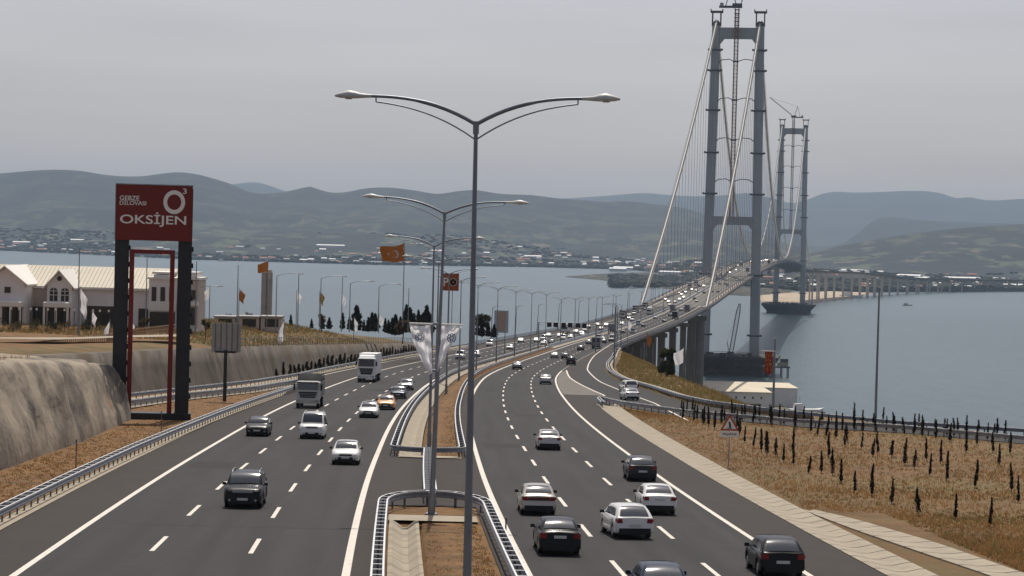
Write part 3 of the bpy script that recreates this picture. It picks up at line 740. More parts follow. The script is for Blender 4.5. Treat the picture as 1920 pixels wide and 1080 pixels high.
# cables and hangers
def cable_z(D):
    if D < T1:
        s = (D - 1232) / (T1 - 1232); za, zb = zr(1232) + .5, 275
        return za + (zb - za) * s - 4 * 10 * s * (1 - s)
    if D <= T2:
        m_ = (T1 + T2) / 2; lo = zr(m_) + 4
        s = (D - m_) / ((T2 - T1) / 2); return lo + (275 - lo) * s * s
    s = (D - T2) / (3890 - T2); return 275 + (zr(3890) - 275) * s - 40 * s * (1 - s)
def cable_o(D): 
    zz = cable_z(D)
    return 17.6 - .6 * max(0, min(1, (zz - 80) / 190))
for sg in (-1, 1):
    Ds = drange(1232, T1, 25) + drange(T1, T2, 25)[1:] + drange(T2, 3890, 30)[1:]
    pt = lambda D, dz: Vector((xc(D) + sg * cable_o(D), D, cable_z(D) + dz))
    mb = MB(); mb.tube([pt(D, 0) for D in Ds], .48, 8); mb.build('main_cable', M['cable'], bridge, B0)
    mb = MB()
    for d2 in (-1.05, 1.05): mb.tube([pt(D, .9) + Vector((d2, 0, 0)) for D in Ds], .11, 4, 0, False)
    for i in range(len(Ds) - 1):
        a, b2 = pt(Ds[i], -1.1), pt(Ds[i + 1], -1.1)
        mb.quad(a + Vector((-1.05, 0, 0)), a + Vector((1.05, 0, 0)), b2 + Vector((1.05, 0, 0)), b2 + Vector((-1.05, 0, 0)))
    mb.build('catwalk', M['catwalk'], bridge, B0)
HD = [d for d in np.arange(1290, T1 - 12, 25.)] + [d for d in np.arange(T1 + 25, T2 - 12, 25.)]
rest = MB(); cnt = 0
for D in HD:
    for sg in (-1, 1):
        x0 = xc(D) + sg * cable_o(D); mb = MB()
        zc = cable_z(D); zd = zr(D) + .3
        for d2 in (-.35, .35): mb.tube([(x0, D + d2, zc), (x0, D + d2, zd)], .075 if D < T1 + 500 else .1, 4, 0, False)
        mb.box((x0, D, zd + .8), (.5, 1.2, 1.6))
        if cnt < 98: mb.build('hanger', M['hanger'], bridge, B0); cnt += 1
        else: rest.add(mb.v, mb.f)
tag(rest.build('hanger', M['hanger'], bridge, B0), kind='stuff')

# tower cranes
def tower_crane(W, D, label, jibdir, jl, el, mx):
    base = W(mx, -5.5, 122); th = heading(D)
    t = thing('tower_crane', label, 'crane', base)
    mb = MB(); z0, z1 = 122.5 if True else 0, 284
    for sx in (-1, 1):
        for sy in (-1, 1): mb.tube([W(mx + sx * 1.35, -5.5 + sy * 1.1, z0), W(mx + sx * 1.35, -5.5 + sy * 1.1, z1)], .42, 4)
    z = z0; i = 0
    while z < z1 - 3:
        for sx in (-1, 1):
            mb.tube([W(mx + sx * 1.1 * (1 if i % 2 else -1), -6.6, z), W(mx - sx * 1.1 * (1 if i % 2 else -1), -6.6 if sx > 0 else -4.4, z + 3)], .14, 3, 0, False)
            mb.tube([W(mx + sx * 1.1, -6.6, z), W(mx + sx * 1.1, -4.4, z + 3)], .13, 3, 0, False)
        mb.tube([W(mx - 1.3, -6.6, z), W(mx + 1.3, -6.6, z)], .28, 3, 0, False)
        z += 3; i += 1
    for k2 in range(5): mb.box(W(mx, -5.5, 271 + k2 * 3), (4.2, 4.2, .5), 0, -th)
    mb.build('mast', M['crane'], t, base)
    for zt_ in (150, 182, 213, 243):
        mb = MB()
        for s in (-1, 1):
            mb.tube([W(mx + s * 1.2, -5.5, zt_), W(s * 6, -5, zt_ + 1.8), W(s * 12, -3.8, zt_ + 1.2), W(s * (lx(zt_) - 3.3), -2.5, zt_ - .8)], .38, 5)
        mb.box(W(mx, -5.5, zt_), (4.4, 3.4, 1.2), 0, -th)
        mb.build('mast_tie', M['steel_dark'], t, base)
    mb = MB(); mb.box(W(mx, -5.5, 286.2), (7.5, 4, 3.4), 0, -th); mb.box(W(mx - jibdir * 7.5, -5.5, 285.3), (13, 3, 1.6), 0, -th); mb.box(W(mx - jibdir * 12, -5.5, 286.8), (2.6, 3, 3), 1, -th)
    mb.build('slewing_platform', [M['steel_dark'], M['steel']], t, base)
    mb = MB(); ap = W(mx - jibdir * 5, -5.5, 301)
    for s in (-1, 1): mb.tube([W(mx - jibdir * 1, -5.5 + s * 1.4, 287.5), ap], .34, 4)
    for s in (-1, 1): mb.tube([W(mx - jibdir * 9, -5.5 + s * 1.2, 286), ap], .25, 4)
    mb.build('a_frame', M['steel_dark'], t, base)
    mb = MB(); a = W(mx + jibdir * 3, -5.5, 287.8); dx, dz = math.cos(el) * jl, math.sin(el) * jl
    e = W(mx + jibdir * (3 + dx), -5.5, 287.8 + dz)
    n_ = int(jl / 3)
    for off in ((0, .9, 0), (0, -.9, 0), (0, 0, 1.3)): mb.tube([a + Vector(off), a + (e - a) * .9 + Vector(off) * .8, e], .2, 4)
    for q in range(n_):
        p0 = a + (e - a) * (q / n_); p1 = a + (e - a) * ((q + 1) / n_)
        mb.tube([p0 + Vector((0, .9, 0)), p1 + Vector((0, 0, 1.3))], .12, 3, 0, False); mb.tube([p0 + Vector((0, 0, 1.3)), p1 + Vector((0, -.9, 0))], .12, 3, 0, False)
    mb.tube([ap, e], .13, 4); 
    mb.build('jib', M['steel_dark'], t, base)
tower_crane(W1, T1, 'brown masted tower crane between the legs of the near bridge tower', 1, 38, R(74), -1.0)
tower_crane(W2, T2, 'brown masted tower crane between the legs of the far bridge tower', -1, 42, R(38), -.5)

# approach viaduct on the near side, and the far viaduct curving right
def viaduct(name, label, D0, D1, piers, fo_l, fo_r, po, zbot=0, rails=True, thick=2.6, pw=2.2):
    at = tuple(P(0, D0)); t = thing(name, label, 'viaduct', at)
    mb = MB()
    mb.rings([[P(fo_l(D), D, .2), P(fo_l(D), D, -.7), P(fo_l(D) + 4, D, -thick), P(fo_r(D) - 4, D, -thick), P(fo_r(D), D, -.7), P(fo_r(D), D, .2), P(fo_r(D) - .5, D, .2), P(fo_r(D) - .5, D, -.12), P(fo_l(D) + .5, D, -.12), P(fo_l(D) + .5, D, .2)] for D in drange(D0, D1, 12)], 0, False)
    mb.build('deck', M['concrete_dark'], t, at)
    for D in piers:
        mb = MB()
        for o in po:
            b = P(o, D, -thick); hgt = b.z - zbot
            mb.box((b.x, b.y, zbot + hgt / 2), (pw * 1.3, pw, hgt), 0, -heading(D), 1.0)
        a, b = P(po[0], D, -thick - .9), P(po[-1], D, -thick - .9); c = (a + b) / 2
        mb.box((c.x, c.y, c.z), ((b - a).length + 5, 2.6, 1.8), 0, -heading(D))
        mb.build('pier', M['concrete_dark'] if D0 < 3000 else M['stucco_tan'], t, at)
    return t, at
lf = lin([(640, -22), (800, -20.4), (1000, -18.9), (1240, -18.2)]); rf = lin([(640, 18.9), (1240, 18.2)])
va, vat = viaduct('approach_viaduct', 'near approach viaduct on tall piers leading the motorway onto the bridge', 660, 1238, [720, 785, 850, 915, 980, 1045, 1110, 1175], lf, rf, (-15, -5, 5, 15), 2)
edge_rail(660, 1238, 0, va, vat, 'parapet') if False else None
for fo in (lambda D: lf(D) + .3, lambda D: rf(D) - .3):
    mb = MB(); Ds = drange(640, 1238, 10)
    for z, r in ((1.2, .09), (.8, .07), (.45, .07)): mb.tube([P(fo(D), D, z) for D in Ds], r, 4, 0, False)
    for D in drange(640, 1238, 4): mb.box(P(fo(D), D, .6), (.14, .14, 1.2))
    mb.build('parapet', M['galv'], va, vat)
mb = MB()
for o in (-13, 9.5, 13.8): 
    b = P(o, 1234, -4.6); 
    mb.tube([(b.x, 1234, 1), (b.x + .6, 1234, b.z)], [3.0, 2.5], 10)
b = P(0, 1234, -5.5); mb.box((b.x, 1234, b.z), (36, 5, 2.4), 0, -heading(1234))
mb.build('end_pier', M['concrete_dark'], bridge, B0)
viaduct('far_viaduct', 'far approach viaduct curving right on slender piers beyond the far tower', 3905, 5700, list(range(3960, 5700, 75)), k(-15), k(15), (-8, 8), 0, True, 3.2, 2.2)

# floating crane and work barge by the near tower
cb_ = PX(1369, 664, 1712); cb_.z = 15.2
t = thing('crawler_crane', 'lattice boom crawler crane standing on the near tower foundation', 'crane', tuple(cb_))
mb = MB(); mb.box((0, 0, 2.2), (5.5, 7, 2.6), 0); mb.box((-2, 0, .6), (1.2, 7.5, 1.2), 1); mb.box((2, 0, .6), (1.2, 7.5, 1.2), 1); mb.box((-1.4, -2, 4.4), (1.8, 2, 2), 0)
mb.build('body', [M['steel_dark'], M['black']], t)
mb = MB(); a = Vector((.5, 2, 2)); e = Vector((7.5, 14, 41))
offs4 = [Vector((sx * 1.4, sy * 1.0, 0)) for sx in (-1, 1) for sy in (-1, 1)]
for q in offs4: mb.tube([a + q * .4, a + (e - a) * .12 + q, a + (e - a) * .85 + q, e + q * .3], .24, 4)
for i in range(20):
    p0, p1 = a + (e - a) * (i / 20), a + (e - a) * ((i + 1) / 20)
    mb.tube([p0 + offs4[0], p1 + offs4[2]], .1, 3, 0, False); mb.tube([p0 + offs4[2], p1 + offs4[0]], .1, 3, 0, False)
mb.build('boom', M['steel_dark'], t)
mb = MB(); g = Vector((-3, -4, 13)); mb.tube([(-1, -2, 3.5), g], .2, 4); mb.tube([g, e], .08, 3); mb.tube([g, (0, -3, 3)], .1, 3); mb.tube([e, e - Vector((0, 0, 12))], .06, 3); mb.build('mast_and_stays', M['steel_dark'], t)
jb = PX(1468, 672, 1745); jb.z = 0
t = thing('landing_stage', 'dark landing stage with two site cabins beside the near tower foundation', 'jetty', tuple(jb))
mb = MB(); mb.box((-6, 0, 8), (22, 10, 1.2)); 
for x in (-15, -8, -1, 4):
    for y in (-4, 4): mb.tube([(x, y, -2), (x, y, 8)], .4, 6)
mb.build('platform', M['steel_dark'], t)
mb = MB(); mb.box((0, 0, 10.2), (8, 3, 2.8)); mb.build('cabin', M['concrete'], t)
mb = MB(); mb.box((1, 0, 13.0), (6, 3, 2.6)); mb.build('cabin', M['steel_dark'], t)

# ------------------------------------------------------------------ retaining wall and shotcrete cut on the left
at = (-36.0, 290.0, zr(290) - .1)
t = thing('retaining_wall', 'long stained grey concrete retaining wall behind the left slip road', 'wall', at)
Ds = drange(125, 600, 3)
mb = MB(); rg = []
for D in Ds:
    wo = wall_o(D); zb = zr(D) - .4; zt = max(ztop(D), zb + .6)
    q = lambda o, z: Vector((P(o, D).x + .25 * nz(o, D * 3, .08), D, z))
    rg.append([q(wo, zb), q(wo - .55, zb + (zt - zb) * .33), q(wo - 1.05, zb + (zt - zb) * .66), q(wo - 1.6, zt), q(wo - 2.4, zt + .12), q(wo - 3.2, zt + .1)])
mb.rings(rg, 0, True, False, False); mb.build('wall_face', M['wall'], t, at)
mb = MB(); i = 0
for D in np.arange(300, 560, 3.0):       # rusty weep stains are in the material; these are the fence posts along the crest
    p = P(wall_o(D) - 2.0, D); p.z = ztop(D) + .7
    mb.box(p, (.07, .07, 1.4))
for z in (.3, 1.3): mb.tube([Vector((P(wall_o(D) - 2.0, D).x, D, ztop(D) + z)) for D in np.arange(300, 560, 6.0)], .035, 4, 0, False)
mb.build('crest_fence', M['galv_dark'], t, at)

at = tuple(P(-26, 170))
base_o = lin([(60, -26.5), (135, -25.2), (154, -25.1), (164, -24.9), (178, -25.4), (200, -26.1), (208, -26.6)])
toph = lin([(60, 7.2), (100, 6.6), (145, 6.1), (165, 5.8), (185, 5.2), (200, 4.6), (204, 4.2), (206.5, 3.2), (208, 1.6), (208.7, -.2)])
mb = MB(); rg = []
for D in drange(70, 200, .9) + [201.5, 203, 204, 205, 206, 206.8, 207.5, 208, 208.4, 208.7]:
    bo, h = base_o(D), toph(D); r = []
    curl = max(0, D - 198) ** 2 * .03
    Wd = 9 + 2 * nz(D, 0, .06)
    prof = ((0, -.3), (.04, .10), (.14, .36), (.25, .62), (.34, .82), (.40, .92), (.47, .98), (.6, 1.0), (1.1, 1.03), (1.6, 1.04), (2.3, 1.0), (2.9, .85), (3.6, .4), (4.2, -.1))
    fz_ = lin(prof); prev_f = 0
    for f in list(np.linspace(0, .8, 26)) + list(np.linspace(.85, 2.3, 14)) + [2.6, 2.9, 3.6, 4.2]:
        zz = fz_(f)
        o = bo - f * Wd * .52 - curl * (1 if f < 1.5 else .3)
        p = P(o, D); q_ = Vector((p.x, D, p.z + zz * h))
        a_ = mnoise.noise(q_ * .22) * .55 + mnoise.noise(q_ * .7) * .22 + mnoise.noise(q_ * 1.9) * .10
        am = min(1, f * 5) * min(1, h / 3)
        r.append((q_.x + a_ * am, D, q_.z + (a_ * .55 + .18 * mnoise.noise(q_ * .5 + Vector((9, 9, 9))) * (zz > .8)) * am))
    rg.append(r)
mb.rings(rg, 0, True, False, False)
t = tag(mb.build('shotcrete_slope', M['shot'], None, at), 'rounded sprayed concrete cut slope with dark seepage stains beside the left verge', 'slope')

# ------------------------------------------------------------------ guard rails
def wprof(side):    # W-beam section: (sideways, up)
    return [(0, .74), (side * .05, .71), (side * .05, .64), (0, .60), (0, .56), (side * .05, .52), (side * .05, .45), (0, .42)]
post_me = {}
M['galv_sunlit'] = mat('galvanised_sunlit', (.60, .61, .62), .6, metal=.2, var=.1, scale=2)  # paler copy of the rail steel: sun gleam painted on rail tops and spacers
def guardrail(label, pts, step=2.0, dbl=.5, group='guard rails of the motorway', keep=98, h=1.0):
    pts = [Vector(p) for p in pts]
    L_ = [0]
    for a, b in zip(pts, pts[1:]): L_.append(L_[-1] + (b - a).length)
    at = pts[0].copy(); t = thing('guard_rail', label, 'guard rail', at, 0, group)
    def tan(i): 
        d = pts[min(i + 1, len(pts) - 1)] - pts[max(i - 1, 0)]; d.z = 0; return d.normalized()
    for sd in (-1, 1):
        rg = []
        for i, p in enumerate(pts):
            d = tan(i); nrm = Vector((d.y, -d.x, 0))
            rg.append([p + nrm * (sd * dbl / 2 + a) + Vector((0, 0, b * h)) for a, b in wprof(sd)] + [p + nrm * (sd * dbl / 2 + a - sd * .012) + Vector((0, 0, b * h)) for a, b in reversed(wprof(sd))])
        mb = MB(); mb.rings(rg, 0, False)
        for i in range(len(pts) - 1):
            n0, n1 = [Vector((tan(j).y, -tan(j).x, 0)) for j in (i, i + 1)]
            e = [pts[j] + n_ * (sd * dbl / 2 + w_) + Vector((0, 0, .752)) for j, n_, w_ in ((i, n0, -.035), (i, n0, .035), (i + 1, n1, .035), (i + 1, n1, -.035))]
            mb.quad(*e, 1)  # bright strip painting the sun's gleam along the rail top
        mb.build('rail', [M['galv'], M['galv_sunlit']], t, at)
    if dbl not in post_me:
        pb = MB(); pb.box((0, 0, .35), (.07, .12, .76), 0); pb.box((0, 0, .66), (dbl - .02, .09, .11), 1); pb.box((0, 0, .745), (dbl - .05, .10, .02), 1)
        post_me[dbl] = pb.mesh('post', [M['galv_dark'], M['galv_sunlit']])
    s_ = step / 2; i = 0; cnt = 0; rest = MB()
    while s_ < L_[-1]:
        while L_[i + 1] < s_: i += 1
        f = (s_ - L_[i]) / (L_[i + 1] - L_[i]); p = pts[i].lerp(pts[i + 1], f); d = tan(i); a = -math.atan2(d.x, d.y)
        if cnt < keep:
            o = bpy.data.objects.new('post', post_me[dbl]); S.collection.objects.link(o); o.parent = t; o.location = p - at; o.rotation_euler = (0, 0, a)
        else: rest.box(p + Vector((0, 0, .35)), (.07, .12, .76), 0, a); rest.box(p + Vector((0, 0, .68)), (dbl - .02, .1, .1), 1, a)
        cnt += 1; s_ += step * (1 if cnt < keep else 1.5)
    if rest.v: tag(rest.build('post', [M['galv_dark'], M['galv']], t, at), kind='stuff')
    return t
GZ = lambda f, Ds, dz=0: [P(f(D), D, dz) for D in Ds]
lrail = lin([(40, -19.5), (150, -19.4), (200, -18.95), (246, -18.5), (279, -18.1), (300, -19.2), (306, -19.9)])
guardrail('double guard rail along the outer edge of the left carriageway beside the brown verge', GZ(lrail, drange(84, 306, 3)))
guardrail('far guard rail of the left slip road in front of the stained retaining wall', GZ(lambda D: railA_o(D), drange(205, 640, 4)), 2.5)
guardrail('short guard rail between the slip road and the brown verge under the tall sign', GZ(lambda D: railB_o(D), drange(205, 306, 3)), 2.2)
def loop(D0, D1, ol, orr, ell, rev=False):
    c = (ol + orr) / 2; w = (orr - ol) / 2; pts = []
    if not rev:
        pts += GZ(k(ol), drange(D0, D1 - ell, 2.5))
        for a in np.linspace(0, math.pi, 19)[1:-1]: pts.append(P(c - w * math.cos(a), D1 - ell + ell * math.sin(a)))
        pts += GZ(k(orr), list(reversed(drange(D0, D1 - ell, 2.5))))
    else:
        a_ = lin([(150, ol), (300, ol + .15), (640, ol + .4)]); b_ = lin([(150, orr), (250, orr - .1), (337, orr - .5), (421, orr - .9), (640, orr - 1.2)])
        pts += GZ(a_, list(reversed(drange(D0 + ell, D1, 4))))
        for a in np.linspace(0, math.pi, 15)[1:-1]: pts.append(P(c - w * math.cos(a), D0 + ell - ell * math.sin(a)))
        pts += GZ(b_, drange(D0 + ell, D1, 4))
    return pts
guardrail('nearest median guard rail closed by a rounded end around the first lamp bases', loop(62, 118.3, -2.3, 2.85, 6.5), 1.7, .42)
guardrail('median guard rail with a flat rounded near end that runs on towards the bridge', loop(156, 640, -2.35, 2.45, 2.6, True), 2.0, .42)
guardrail('short ladder-like guard rail link joining the two median sections across the crossing', GZ(k(.1), drange(119.2, 155.6, 2)), 1.35, .62)
guardrail('guard rail on the field side of the ramp behind the young cypresses', GZ(lambda D: rampL(D) if D < 262 else rampL(D) , drange(166, 252, 2)) + [P(19.2, 262), P(18.6, 268), P(18.2, 262), P(18.1, 250)], 2.2, .35)
rb = GZ(lambda D: rampR(D), drange(168, 640, 3))
guardrail('outer guard rail of the ramp on the water side', rb, 2.2, .35)
mb = MB(); mb.rings([[P(rampR(D) + .75, D, -.02), P(rampR(D) + .6, D, .62), P(rampR(D) + .95, D, .62), P(rampR(D) + 1.1, D, -.1)] for D in drange(236, 640, 3)], 0, False)
tag(mb.build('parapet_wall', M['concrete'], None, tuple(P(rampR(300) + .8, 300))), 'low pale concrete parapet curving along the outside of the ramp', 'wall')
mb = MB(); mb.rings([[P(-.32, D, -.1), P(-.16, D, .95), P(.16, D, .95), P(.32, D, -.1)] for D in drange(644, 1238, 8)], 0, False)
tag(mb.build('median_barrier', M['galv'], None, tuple(P(0, 660))), 'grey barrier down the middle of the motorway where it nears the bridge', 'barrier')

# ------------------------------------------------------------------ street lamps
def arm_curve(s, Lr, hh): return [(s * Lr * q, 0, hh + .70 * (1 - (1 - q) ** 2.5)) for q in np.linspace(0, 1, 12)]
def make_lamp(hh=14.9, reach=2.9, dbl=True, label='', group='double armed street lamps of the median', r=.094):
    t = thing('street_lamp', label, 'street lamp', (0, 0, 0), 0, group)
    mb = MB(); mb.tube([(0, 0, 0), (0, 0, hh * .3), (0, 0, hh)], [r * 1.4, r * 1.12, r * .55], 12)
    mb.box((0, 0, .04), (.5, .5, .08)); mb.tube([(0, 0, .05), (0, 0, 1.1)], r * 1.75, 12); mb.tube([(0, 0, hh - .25), (0, 0, hh + .08)], r * .85, 10)
    mb.build('pole', M['lamp'], t)
    for s in ((-1, 1) if dbl else (1,)):
        mb = MB(); c = arm_curve(s, reach, hh); mb.tube(c, [.054] * 6 + [.042] * 6, 8)
        c2 = [(x, y, z - .40 + .28 * (abs(x) / reach)) for x, y, z in c[:-1]]; mb.tube(c2, .022, 5); mb.tube([c2[-1], c[-2]], .02, 5)
        mb.build('arm', M['lamp'], t)
        e = Vector(c[-1]); mb = MB(); rg = []
        for q, w, hu, hd in ((-.15, .045, .045, .045), (0, .06, .055, .05), (.14, .10, .07, .06), (.28, .15, .12, .07), (.45, .17, .15, .07), (.66, .13, .09, .06), (.82, .06, .03, .03)):
            rg.append([e + Vector((s * q, w * math.cos(a), (hu if math.sin(a) > 0 else hd) * math.sin(a))) for a in np.linspace(0, 2 * math.pi, 13)[:-1]])
        mb.rings(rg, 0, True); o = mb.build('luminaire', M['lumin'], t)
        mb = MB(); mb.tube([e + Vector((s * .46, 0, -.09)), e + Vector((s * .46, 0, -.05))], [.08, .12], 10); mb.build('lens', M['lens'], o)
    return t
l0 = make_lamp(label='nearest tall lamp post with two curved arms, its foot below the picture')
names = ['', 'tall double-armed lamp post carrying two white hanging banners', 'third double-armed lamp post behind the one with white banners', 'fourth double-armed lamp post, its arms level with the orange flag', 'fifth double-armed lamp post standing on the median']
lampDs = [59, 112.5, 169, 228, 285, 342, 399, 456, 513, 570, 627]
for i, D in enumerate(lampDs):
    o = l0 if i == 0 else dup(l0, (0, 0, 0), 0)
    o.location = P(.1 if D < 640 else 0, D); 
    lean = {0: R(-.35), 1: R(1.1)}.get(i, 0)
    o.rotation_euler = (0, lean, -R([7, 9, 5, 5, 0, 0, 0, 0, 0, 0, 0][i]))
    if i == 1: o.scale = (1.12, 1.12, 1)
    if i: o['label'] = names[i] if i < 5 else ['sixth', 'seventh', 'eighth', 'ninth', 'tenth', 'eleventh'][i - 5] + ' double-armed lamp post along the curving median'
far_l = make_lamp(hh=13.5, r=.13, label='first double-armed lamp post where the median narrows before the bridge', group='lamp posts along the approach to the bridge')
for i, D in enumerate(range(690, 1240, 60)):
    o = far_l if i == 0 else dup(far_l, (0, 0, 0), 0)
    o.location = P(0, D); o.rotation_euler = (0, 0, -heading(D))
    o['label'] = ['first', 'second', 'third', 'fourth', 'fifth', 'sixth', 'seventh', 'eighth', 'ninth', 'tenth'][i] + ' double-armed lamp post where the median narrows before the bridge'
sl = make_lamp(hh=10.5, reach=2.2, dbl=False, label='x', group='single lamp posts on the water side of the left carriageway', r=.13)
for i, (px, py) in enumerate([(987, 627), (1010, 617), (1032, 609), (1052, 602), (1072, 596), (1091, 590), (1109, 584), (1125, 580)]):
    D = 690 + i * 68; o = sl if i == 0 else dup(sl, (0, 0, 0), 0)
    o.location = P(lf(D) + .5, D); o.rotation_euler = (0, R(2), -heading(D))
    o['label'] = ['nearest', 'second', 'third', 'fourth', 'fifth', 'sixth', 'seventh', 'eighth'][i] + ' single lamp post leaning along the water side railing before the bridge'
# deck lamps on the bridge
bl = make_lamp(hh=11, reach=2.4, dbl=True, label='double-armed lamp post in the middle of the bridge deck', group='lamp posts on the bridge deck', r=.15)
for i, D in enumerate(range(1290, 3200, 60)):
    o = bl if i == 0 else dup(bl, (0, 0, 0), 0)
    o.location = P(0, D, .3); o.rotation_euler = (0, 0, -heading(D)); o['label'] = 'double-armed lamp post number %s from the near end of the bridge deck' % ['one', 'two', 'three', 'four', 'five', 'six', 'seven', 'eight', 'nine', 'ten', 'eleven', 'twelve', 'thirteen', 'fourteen', 'fifteen', 'sixteen', 'seventeen', 'eighteen', 'nineteen', 'twenty', 'twenty-one', 'twenty-two', 'twenty-three', 'twenty-four', 'twenty-five', 'twenty-six', 'twenty-seven', 'twenty-eight', 'twenty-nine', 'thirty', 'thirty-one', 'thirty-two'][i]
# ramp and right-hand poles
rl = make_lamp(hh=13.2, reach=2.0, dbl=False, label='x', group='lamp posts along the ramp', r=.10)
RL = [(38.6, 239.5, 13.9, 0, 'tall thin lamp post alone against the water at the right'), (P(rampR(247) + 1.6, 247).x, 247, 8.2, 0, 'lamp post at the ramp edge carrying the red and gold banner'),
      (P(24, 430).x, 430, 12.0, 1, 'lamp post on the dry bank beside the orange flag'), (P(22.5, 520).x, 520, 12.5, 0, 'lamp post where the ramp joins the motorway'), (P(21, 590).x, 590, 12.5, 0, 'lamp post on the right edge just before the bank ends'), (P(20, 650).x, 650, 12.5, 0, 'lamp post at the start of the right approach railing')]
for i, (x, D, h_, lr, lab) in enumerate(RL):
    mbp = thing('street_lamp', lab, 'street lamp', (x, D, zr(D) - .05), 0, 'lamp posts along the ramp')
    mb = MB(); mb.tube([(0, 0, 0), (0, 0, h_)], [.15, .09], 10); mb.box((0, 0, .05), (.5, .5, .1)); mb.build('pole', M['lamp'], mbp)
    if i >= 2:
        mb = MB(); mb.tube([(0, 0, h_), (-.9, 0, h_ + .35), (-1.9, 0, h_ + .45)], .05, 6); mb.build('arm', M['lamp'], mbp)
        mb = MB(); mb.box((-2.2, 0, h_ + .43), (.8, .3, .14), 0, 0, .7); mb.build('luminaire', M['lumin'], mbp)
    else:
        mb = MB(); mb.tube([(0, 0, h_), (0, 0, h_ + .12)], .13, 8); mb.build('cap', M['lumin'], mbp)
bpy.data.objects.remove(rl.children[0]) if False else None
for c in list(rl.children_recursive): bpy.data.objects.remove(c)
bpy.data.objects.remove(rl)

# ------------------------------------------------------------------ banners and flags
def cloth(fn, nu, nv, mats, mf=None, thick=.01):
    mb = MB(); vs = [fn(i / nu, j / nv) for j in range(nv + 1) for i in range(nu + 1)]; b0 = len(mb.v); mb.v = [tuple(v) for v in vs]
    for j in range(nv):
        for i in range(nu):
            mb.f.append((j*(nu+1)+i, j*(nu+1)+i+1, (j+1)*(nu+1)+i+1, (j+1)*(nu+1)+i)); mb.m.append(mf((i+.5) / nu, (j+.5) / nv) if mf else 0); mb.sm.append(True)
    return mb
# white banners on the second lamp
Lp = P(.1, 112.5); zt = 9.45
bb = thing('crossbar_frame', 'crossbar on the second lamp post that holds the two white banners', 'crossbar', (Lp.x, Lp.y, Lp.z + zt))
mb = MB(); mb.tube([(-1.32, -.05, 0), (1.32, -.05, -.02)], .045, 8); mb.build('crossbar', M['trimwhite'], bb)
mb = MB(); mb.box((0, 0, 0), (.34, .34, .12)); mb.build('clamp', M['galv'], bb)
mb = MB(); mb.box((0, -.05, -2.3), (.34, .34, .1)); mb.build('clamp', M['galv'], bb)
for s, lab in ((-1, 'white hanging banner with a blue round emblem left of the second lamp post'), (1, 'white hanging banner with a blue round emblem right of the second lamp post')):
    def fn(u, v, s=s):
        # u 0 inner .. 1 outer, v 0 top .. 1 bottom; the cloth is blown narrow towards its foot
        xin = .28 - .16 * v; xout = 1.30 - 1.05 * v ** (1.5 if s < 0 else .9)
        x = xin + (xout - xin) * u
        y = -.1 + .16 * math.sin(u * 9 + v * 5) * (.3 + v) + .2 * v * math.sin(v * 5 + s) + .07 * math.sin(u * 17 - v * 11 + s) + .05 * math.sin(v * 23 + u * 5)
        z = -.05 - v * (2.35 + (.12 * u if s < 0 else -.25 * u)) - .1 * math.sin(u * math.pi) * (1 - v) * .5
        return (s * x, y, z)
    mb = cloth(fn, 22, 34, None)
    o = mb.build('banner', [M['flagwhite']]); o.location = (Lp.x, Lp.y - .05, Lp.z + zt)
    tag(o, lab, 'banner', 'white banners on the median lamp')
    em = MB(); pts_ = []
    for ring_r in ((.26, .20), ):
        N = 20
        for q in range(N):
            for rr_ in ring_r:
                a = q * 2 * math.pi / N; pts_.append((.78 + rr_ * math.cos(a) * (1 if q % 2 else .8), .62 + rr_ * math.sin(a) * (1 if q % 2 else .8)))
    def onb(x, z):
        v = (z) / 2.35; xin = .28 - .16 * v; xout = 1.30 - 1.05 * v ** (1.5 if s < 0 else .9); u = (x - xin) / (xout - xin)
        p = fn(u, v); return (p[0], p[1] - .02, -z - .05)
    vv = [onb(*q) for q in pts_]; N = 20
    em.add(vv, [(2*q, 2*((q+1) % N), 2*((q+1) % N)+1, 2*q+1) for q in range(N)])
    for q in range(6):
        a = q * math.pi / 3; c = (.78 + .11 * math.cos(a), .62 + .11 * math.sin(a))
        em.add([onb(c[0] + .055 * math.cos(t_), c[1] + .055 * math.sin(t_)) for t_ in np.linspace(0, 2 * math.pi, 9)[:-1]], [tuple(range(8))])
    em.build('emblem', M['flagblue'], o)
